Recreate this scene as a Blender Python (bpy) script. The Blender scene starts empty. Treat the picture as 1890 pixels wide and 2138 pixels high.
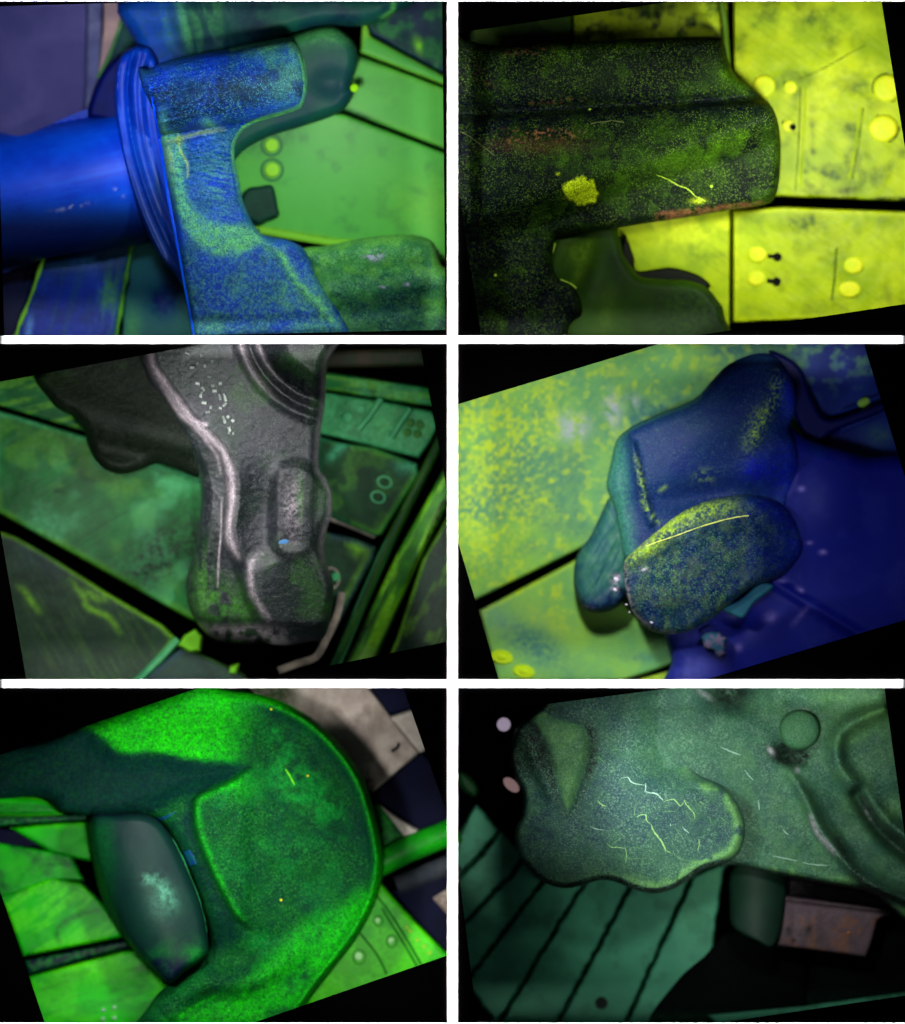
import bpy, math, random
import numpy as np
random.seed(4); np.random.seed(4)
sc = bpy.context.scene
COL = sc.collection
RIM, MAT_Z, FOC = 3.3, 3.15, 3.0

# ---------------------------------------------------------------- camera
cam_d = bpy.data.cameras.new('camera'); cam = bpy.data.objects.new('camera', cam_d); COL.objects.link(cam)
cam.location = (0, 0, 40); cam_d.type = 'ORTHO'; cam_d.ortho_scale = 21.38
cam_d.clip_end = 200
cam_d.dof.use_dof = True; cam_d.dof.focus_distance = 40 - FOC; cam_d.dof.aperture_fstop = 0.95
sc.camera = cam
# ---------------------------------------------------------------- world, exposure
w = bpy.data.worlds.new('World'); sc.world = w; w.use_nodes = True
w.node_tree.nodes['Background'].inputs[0].default_value = (0.80, 0.9, 1.0, 1)
w.node_tree.nodes['Background'].inputs[1].default_value = 0.10
sc.view_settings.view_transform = 'Standard'; sc.view_settings.look = 'None'
sc.view_settings.exposure = 0; sc.view_settings.gamma = 1
sc.cycles.use_denoising = True
sc.cycles.max_bounces = 4
# ---------------------------------------------------------------- panel coordinate frames (photo pixels / 100 = units)
PS = {1: (.53127, 0, 0), 2: (.52573, 940, 0), 3: (.53127, 0, 700), 4: (.52573, 940, 700), 5: (.53127, 0, 1418), 6: (.52573, 940, 1418)}
RECT = {}
for i, (x0, x1) in enumerate(((-8, 934), (956, 1898))):
    for j, (y0, y1) in enumerate(((3, 701), (717.5, 1418.5), (1436, 2135))):
        RECT[j*2+i+1] = (x0, y0, x1, y1)
def Wd(P, x, y):
    s, ox, oy = PS[P]
    return ((ox + s*x) - 945)/100, (1069 - (oy + s*y))/100
# ---------------------------------------------------------------- lamps
LK = 1.0
def lamp(P, x, y, z, power, col=(1, 1, 1), tx=None, ty=None, cone=100, blend=.8, rad=.35):
    l = bpy.data.lights.new('added_booth_spot', 'SPOT'); l.energy = power*LK; l.color = col  # unseen spots added over each booth to give its light
    l.spot_size = math.radians(cone); l.spot_blend = blend; l.shadow_soft_size = rad
    o = bpy.data.objects.new('added_booth_spot', l); COL.objects.link(o)
    X, Y = Wd(P, x, y); o.location = (X, Y, z)
    if tx is not None:
        from mathutils import Vector
        TX, TY = Wd(P, tx, ty)
        o.rotation_euler = (Vector((X, Y, z)) - Vector((TX, TY, 1.5))).to_track_quat('Z', 'Y').to_euler()
def strip(x, y, lx, ly):
    l = bpy.data.lights.new('added_rim_strip', 'AREA'); l.shape = 'RECTANGLE'; l.size = lx; l.size_y = ly  # unseen strips added only to whiten the divider fronts
    l.spread = math.radians(30); l.energy = 24.0*lx*ly
    o = bpy.data.objects.new('added_rim_strip', l); COL.objects.link(o); o.location = (x, y, RIM + .35)
strip(0, 10.75, 19, .16); strip(0, -10.75, 19, .16); strip(0, 0, .3, 21.2)
for sx_ in (-4.76, 4.76):
    for sy_ in (3.6, -3.58): strip(sx_, sy_, 9.2, .24)
lamp(1, 1300, 480, 7, 1500, (.9, 1, .95), 1300, 620); lamp(1, 420, 330, 7, 1000, (.5, .6, 1), 250, 500); lamp(1, 250, 250, 5.5, 330, (.4, .6, 1), 850, 620, 60)
lamp(2, 1450, 650, 7, 2300, (1, 1, .9), 1500, 680, 90); lamp(2, 900, 1200, 5.5, 700, (1, 1, .9), 950, 700, 60); lamp(2, 550, 600, 7, 480, (.9, 1, .9))
lamp(3, 1000, 300, 7, 700, (1, 1, 1), 900, 600); lamp(3, 350, 700, 7, 750); lamp(3, 350, 250, 5.5, 1150, (1, 1, 1), 950, 720, 62); lamp(3, 1550, 500, 6, 300, (.8, 1, 1), 1550, 500, 70)
lamp(4, 450, 500, 7, 1750, (1, 1, 1), 350, 700); lamp(4, 350, 250, 5.5, 500, (1, 1, 1), 900, 700, 62); lamp(4, 1300, 700, 7, 400, (.5, .6, 1))
lamp(5, 850, 350, 7, 1350, (1, 1, 1), 900, 550); lamp(5, 450, 900, 7, 850); lamp(5, 1450, 1000, 6, 600, (1, 1, 1), 1500, 1100, 80); lamp(5, 1300, 250, 5.5, 700, (1, 1, 1), 850, 700, 60)
lamp(6, 1250, 300, 7, 950, (1, 1, 1), 1250, 420, 90); lamp(6, 650, 500, 6, 420, (1, 1, 1), 600, 400, 64); lamp(6, 500, 250, 5.5, 850, (1, 1, 1), 1000, 500, 60); lamp(6, 1120, 1080, 5.5, 420, (1, 1, 1), 980, 900, 60)
lamp(2, 800, 300, 7, 250, (1, 1, .9), 800, 80, 80)

# ---------------------------------------------------------------- numpy helpers (zoomed photo pixels)
def spl(pts, closed=True, n=7):
    p = np.array([q[:2] for q in pts], float); N = len(p); out = []
    rng = range(N) if closed else range(N-1)
    for i in rng:
        if closed: a, b, c, d = p[i-1], p[i], p[(i+1) % N], p[(i+2) % N]
        else: a, b, c, d = p[max(i-1, 0)], p[i], p[i+1], p[min(i+2, N-1)]
        for k in range(n):
            t = k/n
            out.append(.5*(2*b + (c-a)*t + (2*a-5*b+4*c-d)*t*t + (3*b-a-3*c+d)*t**3))
    if not closed: out.append(p[-1])
    return np.array(out)
def sdist(poly, X, Y, grad=False):
    A = poly; B = np.roll(poly, -1, 0)
    best = np.full(X.shape, 1e12); px = X.copy(); py = Y.copy(); ins = np.zeros(X.shape, bool)
    for (ax, ay), (bx, by) in zip(A, B):
        dx, dy = bx-ax, by-ay; L = dx*dx+dy*dy
        if L < 1e-9: continue
        t = np.clip(((X-ax)*dx+(Y-ay)*dy)/L, 0, 1)
        qx = ax+t*dx; qy = ay+t*dy; d = (X-qx)**2+(Y-qy)**2
        m = d < best; best = np.where(m, d, best)
        if grad: px = np.where(m, qx, px); py = np.where(m, qy, py)
        c = (ay > Y) != (by > Y)
        if dy != 0: ins ^= c & (X < dx*(Y-ay)/dy+ax)
    s = np.sqrt(best)*np.where(ins, 1, -1)
    return (s, px, py) if grad else s
_lat = np.random.RandomState(7).rand(256, 256)
def vn(x, y):
    xi = np.floor(x).astype(int); yi = np.floor(y).astype(int); fx = x-xi; fy = y-yi
    fx = fx*fx*(3-2*fx); fy = fy*fy*(3-2*fy)
    L = lambda a, b: _lat[a % 256, b % 256]
    return (L(xi, yi)*(1-fx)+L(xi+1, yi)*fx)*(1-fy)+(L(xi, yi+1)*(1-fx)+L(xi+1, yi+1)*fx)*fy
def fbm(X, Y, s, o=4, sd=0):
    r = 0; a = .5; t = 0
    for k in range(o):
        r = r+a*vn(X/s+sd*17.3+k*31, Y/s+sd*5.1+k*11); t += a; a *= .5; s *= .5
    return r/t
def ss(a, b, x):
    t = np.clip((x-a)/(b-a), 0, 1); return t*t*(3-2*t)
def edge(d, r, h):                      # rounded rim of radius r (pixels), height h (units)
    q = np.clip(1-d/r, 0, 1); return -h*(1-np.sqrt(np.clip(1-q*q, 0, 1)))
class G:
    """the points a height, coating or painted light function is asked about"""
    def __init__(s, X, Y, d): s.X, s.Y, s.d = X, Y, d
    def sd(s, pts, smooth=True):
        return sdist(spl(pts) if smooth else np.array(pts, float), s.X, s.Y)
    def ln(s, pts, smooth=True):        # distance to an open line, side (+ right of travel), 0..1 along
        p = spl(pts, False, 5) if smooth else np.array(pts, float)
        best = np.full(s.X.shape, 1e12); side = np.zeros(s.X.shape); par = np.zeros(s.X.shape); n = len(p)-1
        for i in range(n):
            (ax, ay), (bx, by) = p[i], p[i+1]; dx, dy = bx-ax, by-ay; L = dx*dx+dy*dy
            t = np.clip(((s.X-ax)*dx+(s.Y-ay)*dy)/L, 0, 1); d = (s.X-ax-t*dx)**2+(s.Y-ay-t*dy)**2
            m = d < best; best = np.where(m, d, best)
            side = np.where(m, np.sign(dx*(s.Y-ay)-dy*(s.X-ax)), side); par = np.where(m, (i+t)/n, par)
        return np.sqrt(best), side, par
    def lb(s, pts, w, smooth=True, taper=True):     # soft band along a line
        d, _, t = s.ln(pts, smooth)
        k = np.exp(-(d/w)**2)
        return k*(np.sin(np.pi*np.clip(t, .02, .98))**.35 if taper else 1)
    def bl(s, x, y, rx, ry=None, a=0):
        ry = ry or rx; a = math.radians(a); dx = s.X-x; dy = s.Y-y
        u = dx*math.cos(a)+dy*math.sin(a); v = -dx*math.sin(a)+dy*math.cos(a)
        return np.exp(-(u/rx)**2-(v/ry)**2)
    def n(s, sc_, o=4, sd=0): return fbm(s.X, s.Y, sc_, o, sd)
    def st(s, ang, ls, ws, sd=0):       # streaky noise along a direction
        a = math.radians(ang); u = s.X*math.cos(a)+s.Y*math.sin(a); v = -s.X*math.sin(a)+s.Y*math.cos(a)
        return fbm(u/ls*10, v/ws*10, 10, 3, sd)
# ---------------------------------------------------------------- objects
def props(o, label=None, cat=None, group=None, kind=None):
    if label: o['label'] = label
    if cat: o['category'] = cat
    if group: o['group'] = group
    if kind: o['kind'] = kind
    return o
def link(name, verts, faces, mat, parent=None, smooth=True, sharp=.8, col=None, origin=None):
    me = bpy.data.meshes.new(name)
    verts = np.asarray(verts, float)
    if origin is not None: verts = verts-np.array(origin)
    if isinstance(faces, np.ndarray):
        me.vertices.add(len(verts)); me.vertices.foreach_set('co', verts.astype(np.float32).ravel())
        k = faces.shape[1]; n = len(faces)
        me.loops.add(n*k); me.loops.foreach_set('vertex_index', faces.ravel().astype(np.int32))
        me.polygons.add(n); me.polygons.foreach_set('loop_start', np.arange(0, n*k, k, dtype=np.int32))
        me.update(calc_edges=True)
    else:
        me.from_pydata(verts.tolist(), [], faces); me.update()
    me.polygons.foreach_set('use_smooth', [smooth]*len(me.polygons))
    if smooth: me.set_sharp_from_angle(angle=sharp)
    if col is not None:
        at = me.color_attributes.new('film_light', 'FLOAT_COLOR', 'POINT'); at.data.foreach_set('color', col.astype(np.float32).ravel())
    if mat: me.materials.append(mat)
    o = bpy.data.objects.new(name, me); COL.objects.link(o)
    if origin is not None: o.location = origin
    if parent is not None:
        o.parent = parent; o.location = tuple((origin[i] if origin is not None else 0)-parent.location[i] for i in range(3))
    return o
TOPS = {}
def hf(P, name, label, cat, pts, mat, top, base=0.0, film_light=None, step=4.4, smooth=True, parent=None, group=None, jag=0, kind=None, sharp=.8):
    """a solid: outline traced in plan, an upper surface top(g) in units, walls down to base"""
    s_, ox, oy = PS[P]; r = RECT[P]
    lx0, lx1 = (r[0]-ox)/s_-3, (r[2]-ox)/s_+3; ly0, ly1 = (r[1]-oy)/s_-3, (r[3]-oy)/s_+3
    poly = spl(pts) if smooth else np.array(pts, float)
    if smooth:
        keep = [0]
        for i in range(1, len(poly)):
            if np.hypot(*(poly[i]-poly[keep[-1]])) > 5: keep.append(i)
        poly = poly[keep]
    if jag and not smooth:
        dn = []
        for i in range(len(poly)):
            a, b = poly[i], poly[(i+1) % len(poly)]; m = max(1, int(np.hypot(*(b-a))/9))
            dn += [a+(b-a)*k/m for k in range(m)]
        poly = np.array(dn)
    if jag:
        poly = poly+np.stack([fbm(poly[:, 0], poly[:, 1], 22, 3, 3)-.5, fbm(poly[:, 0], poly[:, 1], 22, 3, 9)-.5], 1)*jag*2
    x0 = max(poly[:, 0].min()-3*step, lx0); x1 = min(poly[:, 0].max()+3*step, lx1)
    y0 = max(poly[:, 1].min()-3*step, ly0); y1 = min(poly[:, 1].max()+3*step, ly1)
    nx = int((x1-x0)/step)+2; ny = int((y1-y0)/step)+2
    X, Y = np.meshgrid(np.linspace(x0, x1, nx), np.linspace(y0, y1, ny))
    d, qx, qy = sdist(poly, X, Y, True)
    out = d < 0; low = d < -1.4*step
    X2 = np.where(out & (d > -3.2*step), qx, X); Y2 = np.where(out & (d > -3.2*step), qy, Y)
    X2 = np.clip(X2, lx0, lx1); Y2 = np.clip(Y2, ly0, ly1)
    g = G(X2, Y2, np.maximum(d, 0))
    Z = np.where(low, base, np.maximum(top(g), base))
    if film_light is None: F = np.zeros(X.shape+(4,))
    else:
        f = film_light(g); F = np.stack([np.clip(np.broadcast_to(q, X.shape), 0, 1) for q in (list(f)+[0, 0, 0, 0])[:4]], -1)
    idx = np.arange(nx*ny).reshape(ny, nx)
    def q4(a): return np.stack([a[1:, :-1], a[1:, 1:], a[:-1, 1:], a[:-1, :-1]], -1).reshape(-1, 4)
    fq = q4(idx); dq = q4(d)
    ok = (dq.min(1) > -3.1*step) & (dq.max(1) > -1.4*step)
    fq = fq[ok]; used = np.unique(fq); rm = np.zeros(nx*ny, int); rm[used] = np.arange(len(used)); fq = rm[fq]
    sx, sy = s_/100, s_/100
    V = np.stack([(ox+s_*X2.ravel()-945)/100, (1069-oy-s_*Y2.ravel())/100, Z.ravel()], -1)[used]
    org = None if kind else (float(V[:, 0].mean()), float(V[:, 1].mean()), base)
    o = link(name, V, fq, mat, parent, True, sharp, F.reshape(-1, 4)[used], org)
    if parent is None: props(o, label, cat, group, kind)
    else: props(o, label)
    TOPS[o.name] = (P, poly, top)
    return o
def zat(o, xs, ys):
    P, poly, top = TOPS[o.name]; xs = np.array(xs, float); ys = np.array(ys, float)
    return top(G(xs, ys, np.maximum(sdist(poly, xs, ys), 0)))
def tube(P, name, pts, r, mat, z, parent=None, label=None, cat=None, group=None, wob=0, smooth=True, seg=6, flat=1.0, over=0, taper=False):
    """round bar or raised line along photo points; z a number or the solid it lies on"""
    p = spl(pts, False, 6) if smooth else np.array(pts, float)
    if wob:
        p = p+(np.stack([fbm(p[:, 0], p[:, 1], 14, 2, 5), fbm(p[:, 0], p[:, 1], 14, 2, 8)], 1)-.5)*2*wob
    zz = zat(z, p[:, 0], p[:, 1]) if not isinstance(z, (int, float, tuple)) else (np.full(len(p), float(z)) if not isinstance(z, tuple) else np.linspace(z[0], z[1], len(p)))
    s_ = PS[P][0]/100; V = []; F = []
    w = np.array([Wd(P, a, b) for a, b in p])
    for i in range(len(p)):
        t = w[min(i+1, len(w)-1)]-w[max(i-1, 0)]; t = t/(np.hypot(*t)+1e-9); n = np.array([-t[1], t[0]])
        rr = r*s_*((.35+.65*math.sin(math.pi*min(max(i/(len(p)-1), .0), 1))) if taper else 1)
        if wob: rr *= .6+.8*random.random()
        for k in range(seg):
            a = 2*math.pi*k/seg
            V.append((w[i][0]+n[0]*rr*math.cos(a), w[i][1]+n[1]*rr*math.cos(a), zz[i]+over+flat*rr*math.sin(a)))
    for i in range(len(p)-1):
        for k in range(seg):
            k2 = (k+1) % seg; F.append((i*seg+k, i*seg+k2, (i+1)*seg+k2, (i+1)*seg+k))
    F.append(tuple(range(seg))[::-1]); F.append(tuple(range((len(p)-1)*seg, len(p)*seg)))
    V = np.array(V)
    o = link(name, V, F, mat, parent, True, .9, None, (float(V[:, 0].mean()), float(V[:, 1].mean()), float(V[:, 2].min())))
    if parent is None: props(o, label, cat, group)
    elif label: props(o, label)
    return o
def lathe(P, name, x, y, prof, mat, z, parent=None, label=None, cat=None, group=None, seg=28, ry=1.0, ang=0):
    """prof: (radius in photo px, height in photo px); stands at z"""
    s_ = PS[P][0]/100; V = []; F = []; n = len(prof); cx, cy = Wd(P, x, y); A = math.radians(-ang)
    for r, h in prof:
        for k in range(seg):
            a = 2*math.pi*k/seg; u = r*math.cos(a); v = r*ry*math.sin(a)
            V.append(((u*math.cos(A)-v*math.sin(A))*s_, (u*math.sin(A)+v*math.cos(A))*s_, h*s_))
    for i in range(n-1):
        for k in range(seg):
            k2 = (k+1) % seg; F.append((i*seg+k, i*seg+k2, (i+1)*seg+k2, (i+1)*seg+k))
    F.append(tuple(range((n-1)*seg, n*seg)))
    o = link(name, np.array(V)+np.array((cx, cy, z)), F, mat, parent, True, .9, None, (cx, cy, z))
    if parent is None: props(o, label, cat, group)
    elif label: props(o, label)
    return o
def rivet(P, x, y, r, mat, z, parent, ry=1.0, ang=0, h=.35, name='rivet', label=None):
    pr = [(r*1.0, -2), (r*1.0, r*h*.5), (r*.93, r*h*.85), (r*.8, r*h), (r*.62, r*h*.96), (r*.3, r*h*1.02), (.5, r*h*1.04)]
    return lathe(P, name, x, y, pr, mat, z, parent, label=label, ry=ry, ang=ang)
def ring(P, x, y, r, w, mat, z, parent, ry=1.0, ang=0, name='ring_groove', h=2.0):
    pr = [(r-w/2, -1), (r-w/2, h), (r+w/2, h), (r+w/2, -1)]
    o = lathe(P, name, x, y, pr, mat, z, parent, ry=ry, ang=ang); return o
# ---------------------------------------------------------------- materials
def C(r, g, b, k=.8):
    f = lambda c: ((c/255)/12.92 if c <= 10 else (((c/255)+.055)/1.055)**2.4)*k
    return (f(r), f(g), f(b), 1)
def mk(name, c1, c2=None, n=1.6, con=(.35, .65), film_lights=(), spk=None, spa=.5, spt=.60, sps=44, spr=1.0, drk=0, rough=.55, metal=0.0, bump=.15, bs=18, streak=None, spec=.12, fine=.0, coat=0, quiet=None, brkr=(.45, 1.35)):
    """procedural surface: two base tones, up to four coatings and painted light tones from the film attribute, speckle, streaks, relief"""
    m = bpy.data.materials.new(name); m.use_nodes = True; nt = m.node_tree; N = nt.nodes; L = nt.links; N.clear()
    out = N.new('ShaderNodeOutputMaterial'); b = N.new('ShaderNodeBsdfPrincipled'); L.new(b.outputs[0], out.inputs[0])
    geo = N.new('ShaderNodeNewGeometry'); pos = geo.outputs['Position']
    def noise(scale, det=3, rgh=.55, vec=None):
        t = N.new('ShaderNodeTexNoise'); t.inputs['Scale'].default_value = scale; t.inputs['Detail'].default_value = det; t.inputs['Roughness'].default_value = rgh
        L.new(vec or pos, t.inputs['Vector']); return t.outputs['Fac']
    def mr(v, a, c, lo=0, hi=1):
        t = N.new('ShaderNodeMapRange'); t.interpolation_type = 'SMOOTHSTEP'
        L.new(v, t.inputs[0]); t.inputs[1].default_value = a; t.inputs[2].default_value = c; t.inputs[3].default_value = lo; t.inputs[4].default_value = hi
        return t.outputs[0]
    def mth(op, a, c):
        t = N.new('ShaderNodeMath'); t.operation = op
        for i, q in enumerate((a, c)):
            if isinstance(q, (int, float)): t.inputs[i].default_value = q
            else: L.new(q, t.inputs[i])
        return t.outputs[0]
    def mix(f, a, c):
        t = N.new('ShaderNodeMix'); t.data_type = 'RGBA'
        if isinstance(f, (int, float)): t.inputs[0].default_value = f
        else: L.new(f, t.inputs[0])
        for i, q in ((6, a), (7, c)):
            if isinstance(q, tuple): t.inputs[i].default_value = q
            else: L.new(q, t.inputs[i])
        return t.outputs[2]
    col = mix(mr(noise(n, 6, .62), *con), c1, c2 or c1)
    if streak:
        ang, ls, ws, amt, sc_col = streak
        mp = N.new('ShaderNodeMapping'); mp.vector_type = 'TEXTURE'; mp.inputs['Rotation'].default_value = (0, 0, math.radians(ang)); mp.inputs['Scale'].default_value = (ls, ws, 1)
        L.new(pos, mp.inputs[0]); sn = noise(1.0, 4, .6, mp.outputs[0])
        col = mix(mth('MULTIPLY', mr(sn, .5, .68), amt), col, sc_col)
    if film_lights:
        at = N.new('ShaderNodeAttribute'); at.attribute_name = 'film_light'; sp = N.new('ShaderNodeSeparateColor'); L.new(at.outputs['Color'], sp.inputs[0])
        nn = noise(9, 5, .75); brk = mr(nn, .3, .7, *brkr)
        for i, fc in enumerate(film_lights):
            if fc is None: continue
            f = mth('MULTIPLY', sp.outputs[i] if i < 3 else at.outputs['Alpha'], brk); f = mth('MINIMUM', f, 1.0)
            col = mix(f, col, fc)
    if fine:
        fn = mr(noise(40, 2, .8), .3, .7, 1-fine*1.5, 1+fine*1.5)
        t = N.new('ShaderNodeVectorMath'); t.operation = 'SCALE'; L.new(col, t.inputs[0]); L.new(fn, t.inputs['Scale']); col = t.outputs[0]
    if spk:
        wn = N.new('ShaderNodeTexVoronoi'); wn.inputs['Scale'].default_value = sps; wn.inputs['Randomness'].default_value = 1; L.new(pos, wn.inputs['Vector'])
        sc2 = N.new('ShaderNodeSeparateColor'); L.new(wn.outputs['Color'], sc2.inputs[0])
        a = mr(sc2.outputs[0], spt, 1.0); bb = mr(noise(2.2, 4, .6), .32, .62, .25, 1)
        f = mth('MULTIPLY', mth('MULTIPLY', a, bb), spa)
        if quiet is not None: f = mth('MULTIPLY', f, mth('SUBTRACT', 1.0, mth('MULTIPLY', sp.outputs[quiet], .85)))
        col = mix(f, col, spk)
        if drk:
            f2 = mth('MULTIPLY', mr(sc2.outputs[1], .45, 1.0), drk); col = mix(f2, col, (c1[0]*.12, c1[1]*.15, c1[2]*.2, 1))
    L.new(col, b.inputs['Base Color'])
    b.inputs['Roughness'].default_value = rough; b.inputs['Metallic'].default_value = metal; b.inputs['Specular IOR Level'].default_value = spec
    if coat: b.inputs['Coat Weight'].default_value = coat; b.inputs['Coat Roughness'].default_value = .25
    if bump:
        bp = N.new('ShaderNodeBump'); bp.inputs['Strength'].default_value = bump; bp.inputs['Distance'].default_value = .05
        L.new(noise(bs, 4, .65), bp.inputs['Height']); L.new(bp.outputs[0], b.inputs['Normal'])
    return m
def glow(name, c, e=.5):
    m = mk(name, c, rough=.6, bump=0); b = m.node_tree.nodes['Principled BSDF']
    b.inputs['Emission Color'].default_value = c; b.inputs['Emission Strength'].default_value = e; return m
# ---------------------------------------------------------------- added case: gutters as white dividers, black booths, crop corners as mats
white = mk('white_paint', (.9, .9, .9, 1), bump=0); black = mk('black_felt', (.0006, .0006, .0006, 1), bump=0, spec=0, rough=1)
BK = black
def boxm(name, x0, y0, x1, y1, z0, z1, mat, parent=None, mat_side=None):
    X = [(x0-945)/100, (x1-945)/100]; Y = [(1069-y1)/100, (1069-y0)/100]
    V = [(X[i], Y[j], z) for z in (z0, z1) for j in (0, 1) for i in (0, 1)]
    F = [(4, 5, 7, 6), (0, 2, 3, 1), (0, 1, 5, 4), (2, 6, 7, 3), (0, 4, 6, 2), (1, 3, 7, 5)]
    o = link(name, V, F, mat, parent, smooth=False)
    if mat_side:
        o.data.materials.append(mat_side)
        for p in o.data.polygons: p.material_index = 0 if p.index == 0 else 1
    return o
for a in ((-8, -15, 1898, 2.5), (-8, 2135.3, 1898, 2153), (-25, -15, -8, 2153), (1898, -15, 1915, 2153),
          (934, 2.5, 956, 2135.3), (-8, 701, 934, 717.5), (956, 701, 1898, 717.5), (-8, 1418.5, 934, 1436), (956, 1418.5, 1898, 1436)):
    o = boxm('gutter_divider', a[0], a[1], a[2], a[3], -1.2, RIM, white, None, BK); o['kind'] = 'structure'  # added dividers stand in for the gutters and keep booth light apart
for P, r in RECT.items():
    o = boxm('booth_floor', r[0]+.5, r[1]+.5, r[2]-.5, r[3]-.5, -1.2, -1.0, BK); o['kind'] = 'structure'
def crop_corner_piece(P, pts):
    n = len(pts); w_ = [Wd(P, *q) for q in pts]; r = RECT[P]
    lo = ((r[0]+.4-945)/100, (1069-r[3]+.4)/100); hi = ((r[2]-.4-945)/100, (1069-r[1]-.4)/100)
    w_ = [(min(max(x, lo[0]), hi[0]), min(max(y, lo[1]), hi[1])) for x, y in w_]
    ar = sum(w_[i][0]*w_[(i+1) % n][1]-w_[(i+1) % n][0]*w_[i][1] for i in range(n))
    if ar < 0: w_ = w_[::-1]
    V = [(x, y, z) for z in (MAT_Z-.06, MAT_Z) for x, y in w_]
    F = [tuple(range(n, 2*n)), tuple(range(n))[::-1]]+[(i, (i+1) % n, (i+1) % n+n, i+n) for i in range(n)]
    o = link('crop_corner_mat', V, F, BK, smooth=False); o['kind'] = 'structure'  # added black piece fills a tilted crop corner
for P, pts in ((1, [(-20, 0), (1760, 0), (1760, 5), (500, 10), (-20, 25)]), (1, [(0, 700), (17, 1325), (-20, 1325), (-20, 700)]), (1, [(700, 1322), (1760, 1296), (1760, 1325), (700, 1325)]), (1, [(1738, 0), (1760, 0), (1760, 1325), (1752, 1325)]),
               (2, [(30, 0), (875, 5), (30, 130)]), (2, [(1713, 0), (1815, 0), (1815, 640)]), (2, [(975, 1337), (1815, 1206), (1815, 1337)]), (2, [(28, 745), (123, 1337), (28, 1337)]),
               (3, [(-16, 30), (800, 34), (-16, 185)]), (3, [(1652, 30), (1760, 30), (1760, 610)]), (3, [(1035, 1356), (1760, 1204), (1760, 1356)]), (3, [(-16, 675), (104, 1356), (-16, 1356)]),
               (4, [(30, 30), (830, 34), (30, 274)]), (4, [(1643, 30), (1815, 30), (1815, 590)]), (4, [(1020, 1368), (1815, 1128), (1815, 1368)]), (4, [(28, 820), (193, 1368), (28, 1368)]),
               (5, [(-16, 30), (780, 34), (-16, 303)]), (5, [(1586, 30), (1760, 30), (1760, 530)]), (5, [(1000, 1352), (1760, 1086), (1760, 1352)]), (5, [(-16, 790), (176, 1352), (-16, 1352)]),
               (6, [(30, 30), (880, 34), (400, 97), (30, 150)]), (6, [(1725, 30), (1815, 30), (1815, 690)]), (6, [(1080, 1366), (1815, 1256), (1815, 1366)]), (6, [(28, 740), (108, 1366), (28, 1366)])):
    crop_corner_piece(P, pts)

# ================================================================ booth 1: blue crankshaft end over green plates
P = 1
m_cab = mk('purple_grey_enamel', C(104, 96, 146), C(122, 110, 156), n=.8, rough=.7, bump=.03)
m_cabl = mk('pale_blue_grey_strip', C(150, 150, 175), C(120, 116, 150), rough=.6, bump=.05)
m_pink = mk('pinkish_strip', C(255, 205, 170), C(230, 180, 160), rough=.7, bump=.05)
m_pl1 = mk('green_wet_plate', C(96, 198, 70), C(84, 184, 68), n=.5, film_lights=(C(150, 220, 60), C(14, 60, 60), C(30, 40, 90)), rough=.38, bump=.04, bs=5)
m_navy1 = mk('dark_navy_plate', C(10, 26, 66), C(14, 60, 60), n=1.1, film_lights=(C(140, 230, 40), C(40, 120, 60)), rough=.5, bump=.1)
m_blue = mk('blue_lit_steel', C(8, 100, 245), C(6, 76, 220), n=1.2, film_lights=(C(20, 90, 60), C(220, 230, 250), C(8, 34, 96)), brkr=(.9, 1.05), rough=.42, spec=.22, bump=.05, streak=(12, 2.2, .12, .4, C(20, 120, 250)))  # blue of the light put into the base colour as well
m_body1 = mk('blue_green_powdered_steel', C(14, 66, 190), C(20, 84, 140), n=1.5, con=(.4, .62), film_lights=(C(110, 205, 120), C(200, 235, 90), C(10, 40, 60)), spk=C(90, 165, 160), spa=.55, spt=.6, drk=.6, rough=.5, bump=.35, bs=26, fine=.25)
m_web1 = mk('green_powdered_web', C(40, 110, 70), C(70, 150, 70), n=1.4, film_lights=(C(110, 190, 70), C(18, 60, 80), C(180, 170, 210)), spk=C(120, 200, 130), spa=.5, drk=.4, rough=.5, bump=.3, bs=14, fine=.2, streak=(-20, 1.6, .1, .4, C(20, 80, 80)))
m_arm1 = mk('blurred_teal_steel', C(16, 62, 72), C(20, 84, 66), n=1.0, film_lights=(C(90, 180, 90), C(18, 86, 180), C(10, 40, 60)), rough=.5, bump=.08)
m_lime = glow('glowing_penetrant', C(130, 205, 50), .06)
m_yel1 = glow('yellow_green_bead', C(160, 230, 60), .1)

hf(P, 'grey_cabinet', 'purple grey enamelled cabinet panel at the upper left behind the blue shaft', 'cabinet', [(-20, -10), (345, -10), (330, 600), (-20, 600)], m_cab, lambda g: .0+edge(g.d, 12, .05)-.25*ss(120, 560, g.Y)+0*g.X, -1, smooth=False, step=12)
hf(P, 'cabinet_edge_strip', 'pale blue grey upright strip between the purple panel and the pinkish strip', 'strip', [(342, -10), (405, -10), (395, 300), (345, 460), (332, 460)], m_cabl, lambda g: .1+edge(g.d, 18, .1), -1, smooth=False, step=7)
hf(P, 'tapered_pink_strip', 'pinkish strip tapering down beside the blue flange with a green edge', 'strip', [(408, -10), (505, -10), (470, 110), (400, 300), (385, 300), (405, 120)], m_pink, lambda g: .15+edge(g.d, 10, .08), -1, smooth=False, step=7)
tube(P, 'green_edge_line', [(500, 10), (465, 120), (430, 220), (385, 305)], 7, mk('soft_green_edge', C(150, 200, 120), C(90, 180, 60), n=2), .2, label='lime green glowing edge beside the pinkish strip', cat='edge line')
hf(P, 'dark_green_backing', 'dark green block seen between the pinkish strip and the top arm', 'block', [(500, -10), (560, -10), (560, 260), (430, 330), (350, 470), (335, 440), (400, 300)], m_arm1, lambda g: .05+edge(g.d, 10, .05), -1, smooth=False, step=9, film_light=lambda g: (.25*g.bl(490, 170, 40, 90), .8*ss(330, 430, g.Y)))

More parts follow.
